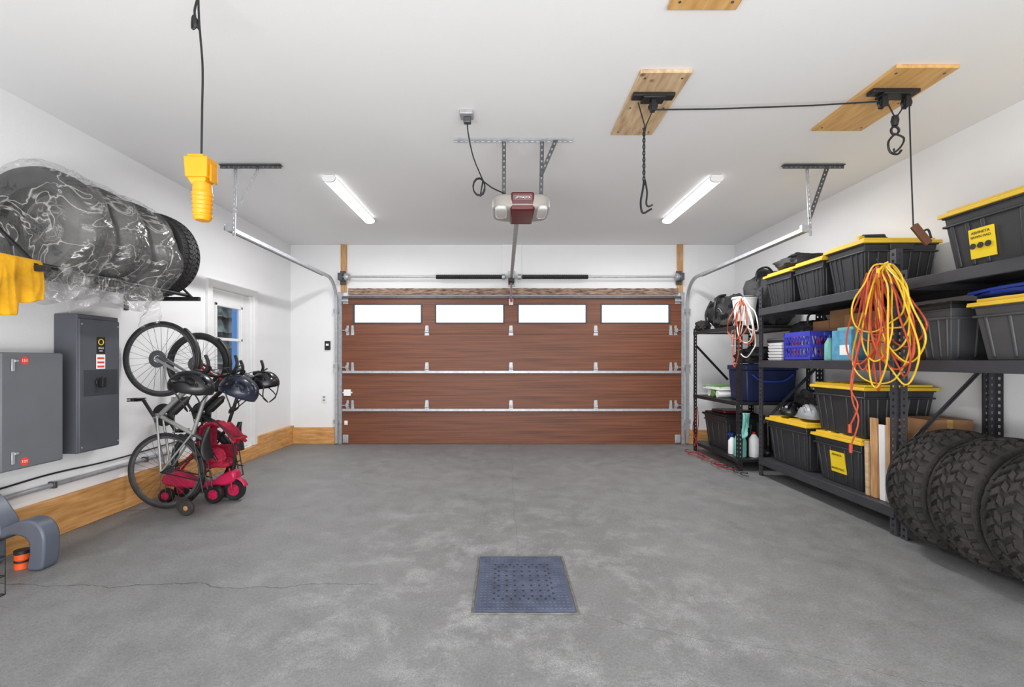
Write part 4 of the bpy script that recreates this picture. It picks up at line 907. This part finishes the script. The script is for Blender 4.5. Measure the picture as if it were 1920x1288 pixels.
# far unit contents
t=thing('backpack','black backpack slumped on the shelf top','backpack',(2.85,5.6,1.59))
B().blob((2.86,5.72,1.80),(.23,.26,.20),7,.35,3.5,.75).blob((2.70,5.55,1.70),(.1,.14,.10),8,.35,3,.7).obj('bag_body',M_bag,t)
B().tube(cr([(2.62,5.6,1.65),(2.57,5.55,1.82),(2.63,5.6,1.98),(2.75,5.65,2.02)],5),.014,6).tube(cr([(2.62,5.8,1.62),(2.56,5.78,1.78),(2.64,5.8,1.96)],5),.014,6).obj('shoulder_strap',M_black,t)
B().tube(cr([(2.6,5.42,1.76),(2.62,5.55,1.84),(2.62,5.7,1.86)],5),.004,6).obj('zip',M_steel,t)
t=thing('work_gloves','dark crumpled work gloves and cloth on the shelf edge','gloves',(2.62,5.98,1.59))
B().blob((2.64,6.04,1.66),(.08,.08,.065),17,.35,4,.8).blob((2.6,5.95,1.64),(.04,.05,.045),12,.3,4,.8).obj('glove_pair',M_rubber2,t)
t=thing('ball_cap','brown and black cap lying on the backpack shelf','cap',(2.6,5.4,1.59))
B().blob((2.62,5.38,1.64),(.06,.07,.045),51,.15,3,.9).surf(lambda u,v:(2.575-.05*u,5.33+.1*v,1.625-.01*u),4,4).obj('crown',M_rubber2,t)
t=thing('sports_bag','tall black nylon sports bag on the shelf','bag',(2.95,5.15,1.59))
B().blob((3.04,5.24,1.9),(.22,.18,.30),21,.3,3,.75).obj('bag_body',M_bag,t)
B().tube(cr([(2.84,5.14,2.1),(2.86,5.12,2.22),(2.97,5.12,2.25),(3.07,5.14,2.15)],5),.012,6).obj('handle',M_black,t)
t=thing('plastic_bucket','white plastic bucket on the shelf top','bucket',(2.68,5.06,1.59))
B().lathe([(0,0),(.09,0),(.125,.3),(.132,.3),(.132,.32),(.118,.32),(.085,.01),(0,.01)],(2.69,5.09,1.592),'Z',36).obj('pail',M_white,t)
B().tube([(2.69+.13*math.cos(a),5.09-.02,1.88-.1*math.sin(a)) for a in [pi*i/12 for i in range(13)]],.003,6).obj('handle',M_steel,t)
co=thing('cooler_box','navy blue cooler box on the middle shelf','cooler',(2.92,5.2,.75))
B().taper(2.66,3.22,5.0,5.4,.752,1.10,.02).obj('body',M_navy,co,bevel=.012)
B().box(2.65,3.23,4.99,5.41,1.10,1.155).box(2.71,3.17,5.04,5.36,1.155,1.17).obj('lid',M_navy,co,bevel=.012)
B().tube(cr([(2.72,4.985,1.05),(2.82,4.97,.98),(3.05,4.97,.98),(3.17,4.985,1.05)],5),.01,8).obj('handle',M_blue,co)
t=thing('black_jacket','black jacket heaped on top of the cooler','jacket',(2.95,5.2,1.17))
B().blob((2.95,5.2,1.26),(.24,.17,.085),71,.4,4,.7).obj('cloth',M_bag,t)
for i,(x,y,m_,l) in enumerate(((2.64,5.55,M_white,'white plastic bottle lying on the shelf'),(2.64,5.68,M_green,'green plastic bottle lying on the shelf'),(2.66,5.82,M_white,'white plastic bottle lying on the shelf'))):
    t=thing('plastic_bottle',l,'bottle',(x,y,.75),group='bottles on the shelf')
    B().lathe([(0,0),(.042,0),(.045,.02),(.045,.2),(.018,.25),(0,.25)],(x-.04,y,.797),'X',24).obj('bottle',m_,t); B().cyl((x+.21,y,.797),.02,.03,'X',16).obj('cap',M_blue if i else M_green,t)
B().box(2.6,2.95,5.5,5.95,.8455,.86).box(2.62,2.9,5.6,5.9,.86,.872).obj('folded_newspaper',M_white,label='flat stack of white paper on the bottles',cat='paper',bevel=.003)
t=thing('leaf_rake_head','green plastic garden tool lying on the paper stack','garden tool',(2.75,5.7,.873))
b=B()
for i in range(7): b.tube(cr([(2.95,5.75,.885),(2.78,5.6+.04*i,.895),(2.6,5.5+.07*i,.885)],4),.006,6)
b.obj('tines',M_green,t)
t=thing('garden_shears','dark garden shears and trowels behind the bottles','garden tools',(3.1,5.7,.75))
B().blob((3.12,5.75,.86),(.13,.2,.11),61,.5,4,.7).tube([(2.98,5.5,.77),(3.05,5.9,1.05)],.014,8).tube([(3.0,5.6,.77),(3.1,5.5,1.1)],.012,8).obj('tool_heap',M_blackm,t)
tote(2.6,3.1,5.35,5.95,.132,.56,M_tote,M_black,'black bin with a dark lid on the lowest shelf',nr=3)
t=thing('tool_case','red and black tool case on top of a bin','tool case',(2.8,5.6,.567))
B().box(2.64,3.0,5.45,5.8,.568,.60).obj('case',M_redm,t,bevel=.012); B().tube(cr([(2.635,5.52,.585),(2.615,5.56,.585),(2.615,5.68,.585),(2.635,5.72,.585)],4),.008,6).obj('handle',M_black,t)
t=thing('cleaning_jug','teal translucent cleaning jug on the lowest shelf','jug',(2.64,5.07,.13))
B().lathe([(0,0),(.06,0),(.065,.02),(.065,.17),(.05,.22),(.02,.26),(0,.26)],(2.645,5.1,.133),'Z',28).tube(cr([(2.645,5.05,.34),(2.645,5.01,.36),(2.645,5.02,.28)],5),.01,8).obj('jug',M_teal,t)
B().cyl((2.645,5.1,.39),.024,.03).obj('cap',M_blue,t)
t=thing('spray_bottle','white spray bottle with blue trigger on the lowest shelf','spray bottle',(2.62,5.25,.13))
B().lathe([(0,0),(.04,0),(.042,.02),(.04,.15),(.015,.19),(0,.19)],(2.63,5.25,.133),'Z',24).obj('bottle',M_white,t)
B().box(2.585,2.645,5.24,5.26,.345,.37).cyl((2.63,5.25,.32),.014,.04).tube([(2.6,5.25,.35),(2.605,5.25,.31)],.005,6).obj('trigger',M_blue,t)
t=thing('plastic_bottle','white oil bottle on the lowest shelf','bottle',(2.8,5.1,.13))
B().lathe([(0,0),(.05,0),(.052,.02),(.052,.2),(.02,.25),(0,.25)],(2.79,5.08,.133),'Z',24).obj('bottle',M_white,t); B().cyl((2.79,5.08,.38),.02,.03).obj('cap',M_red,t)
t=thing('rubber_boots','pair of black rubber boots on the lowest shelf','boots',(3.0,5.12,.13))
for x in (2.93,3.07): B().tube(cr([(x,5.18,.5),(x,5.17,.3),(x,5.16,.2),(x,5.08,.17),(x,5.02,.165)],4),[.055]*9+[.05,.046,.044,.042,.04,.036,.03,.02][:8],14).obj('boot',M_black,t)
t=thing('hanging_rag','pale green rag hanging from the shelf post','rag',(2.6,4.92,.3))
B().surf(lambda u,v:(2.575+.06*u+.015*math.sin(u*14),4.925-.015*math.sin(u*9+v*3)-.01,.64-(.22+.06*math.sin(u*5))*v),20,16).obj('cloth',M_teal,t,solid=.006)
b=B(); P=[]
for k in range(70):
    a=k*.55; P.append((2.44+.06*math.cos(a)+.02*math.sin(k*.3),6.1-.017*k+.07*math.sin(a),.008+.0004*k))
b.tube(cr(P,3),.004,6).obj('red_cable_coil',M_red,label='red cable coiled loosely on the floor',cat='cable')
b=B(); P=[]
for k in range(50):
    a=k*.6; P.append((2.5+.05*math.cos(a),5.35-.014*k+.06*math.sin(a),.007+.0005*k))
b.tube(cr(P,3),.004,6).obj('black_cable_coil',M_black,label='black cable coiled loosely on the floor by the shelf',cat='cable')
b=B(); b.tube(cr([(2.53,6.0,.55),(2.51,6.05,.3),(2.53,5.95,.1),(2.5,5.85,.012),(2.5,5.6,.012)],6),.005,6).tube(cr([(2.53,5.95,.6),(2.52,5.9,.4),(2.53,5.98,.2),(2.51,6.0,.08)],6),.005,6).obj('red_strap',M_red,label='red strap hanging off the shelf end',cat='strap')
# ---------------------------------------------------------------- cords
def coil(cx,cy,zt,L,W,n,r,m,name,label,seed,xs=.09,drop=0):
    rr=random.Random(seed); b=B(); P=[]
    for k in range(n):
        l=L*rr.uniform(.45,1.05); w_=W*rr.uniform(.25,1.25); ox=rr.uniform(-xs,xs*.4); tl=rr.uniform(-.5,.5)*w_; sk=rr.uniform(-.8,.8); q0=rr.uniform(0,9)
        for i in range(12):
            a=2*pi*i/12+pi/2; hz=(math.sin(a)-1)/2
            yy=w_/2*math.cos(a)*(1.2-.55*math.sin(a)); zz=l*hz
            wob=.08*noise.noise(Vector((q0,i*.8,seed)))*(1-abs(math.sin(a))**6)
            P.append(Vector((cx+ox+sk*yy*.5+wob-(ox*.8 if math.sin(a)>.9 else 0),cy+yy+tl*(-hz)*2+wob*1.6,zt+zz+rr.uniform(-.02,.02))))
    if drop:
        P+= [Vector((cx-.03,cy+.1,zt-L*.5)),Vector((cx-.04,cy+.19,zt-L-.0)),Vector((cx-.02,cy+.15,zt-L-drop*.5)),Vector((cx-.03,cy+.21,zt-L-drop))]
    t=thing(name,label,'extension cord',(cx,cy,zt-L-drop))
    b.tube(cr(P,5),r,7).obj('cable',m,t)
    e=P[-1]; B().tube([e+Vector((0,0,.01)),e+Vector((0,.0,-.05))],r*2.2,8).obj('plug',m,t)
    return t
coil(2.575,3.13,1.84,.86,.25,8,.0054,M_ocord,'extension_cord','orange extension cord hanging in long loops from the post',3,.05,.40)
coil(2.50,3.04,1.82,.78,.20,5,.0054,M_ocord,'extension_cord','second orange cord tangled into the bundle',27,.05,.3)
coil(2.53,2.99,1.85,.78,.24,8,.0052,M_ycord,'extension_cord','yellow extension cord hanging in loops from the post',11,.06)
B().tube(cr([(2.69,3.1,1.86),(2.6,3.07,1.855),(2.5,3.03,1.85),(2.47,3.02,1.88)],5),.008,8).obj('cord_hook',M_blackm,label='black steel hook on the shelf post',cat='hook')
coil(2.6,4.93,1.88,.62,.26,6,.006,M_wcord,'extension_cord','white cord hanging in loops from the shelf end',5,.04)
coil(2.56,4.90,1.86,.7,.16,3,.0055,M_ocord,'extension_cord','orange cord hanging with the white one',8,.03)
B().tube([(2.69,4.8,1.885),(2.54,4.86,1.885),(2.53,4.86,1.91)],.006,8).obj('cord_hook',M_blackm,label='black steel hook on the shelf end',cat='hook')
# ---------------------------------------------------------------- light, camera
w=bpy.data.worlds.new('sky'); sc.world=w; w.use_nodes=True
bg=w.node_tree.nodes['Background']; bg.inputs[0].default_value=(1,1,1,1); bg.inputs[1].default_value=1.25
def area(name,loc,rot,sx,sy,e):
    l=bpy.data.lights.new(name,'AREA'); l.shape='RECTANGLE'; l.size=sx; l.size_y=sy; l.energy=e
    o=bpy.data.objects.new(name,l); o.location=loc; o.rotation_euler=rot; COL.objects.link(o)
area('rear_fill_light',(0,-.6,2.8),(math.radians(35),0,0),4,1,52)  # unseen fill light added behind the camera, no fixture there
area('ceiling_fill_light',(0,-1.1,.5),(math.radians(108),0,0),5,.8,165)  # fill light added low behind the camera to brighten the ceiling
for x in (-1.585,1.925): area('batten_lamp',(x,4.75,2.80),(0,0,0),.12,1.2,42)
cd_=bpy.data.cameras.new('camera'); cam=bpy.data.objects.new('camera',cd_); COL.objects.link(cam); sc.camera=cam
cam.location=(0,0,1.205); cam.rotation_euler=(pi/2,0,0); cd_.lens=16; cd_.sensor_width=36; cd_.shift_x=.0078; cd_.shift_y=.0167; cd_.clip_start=.05
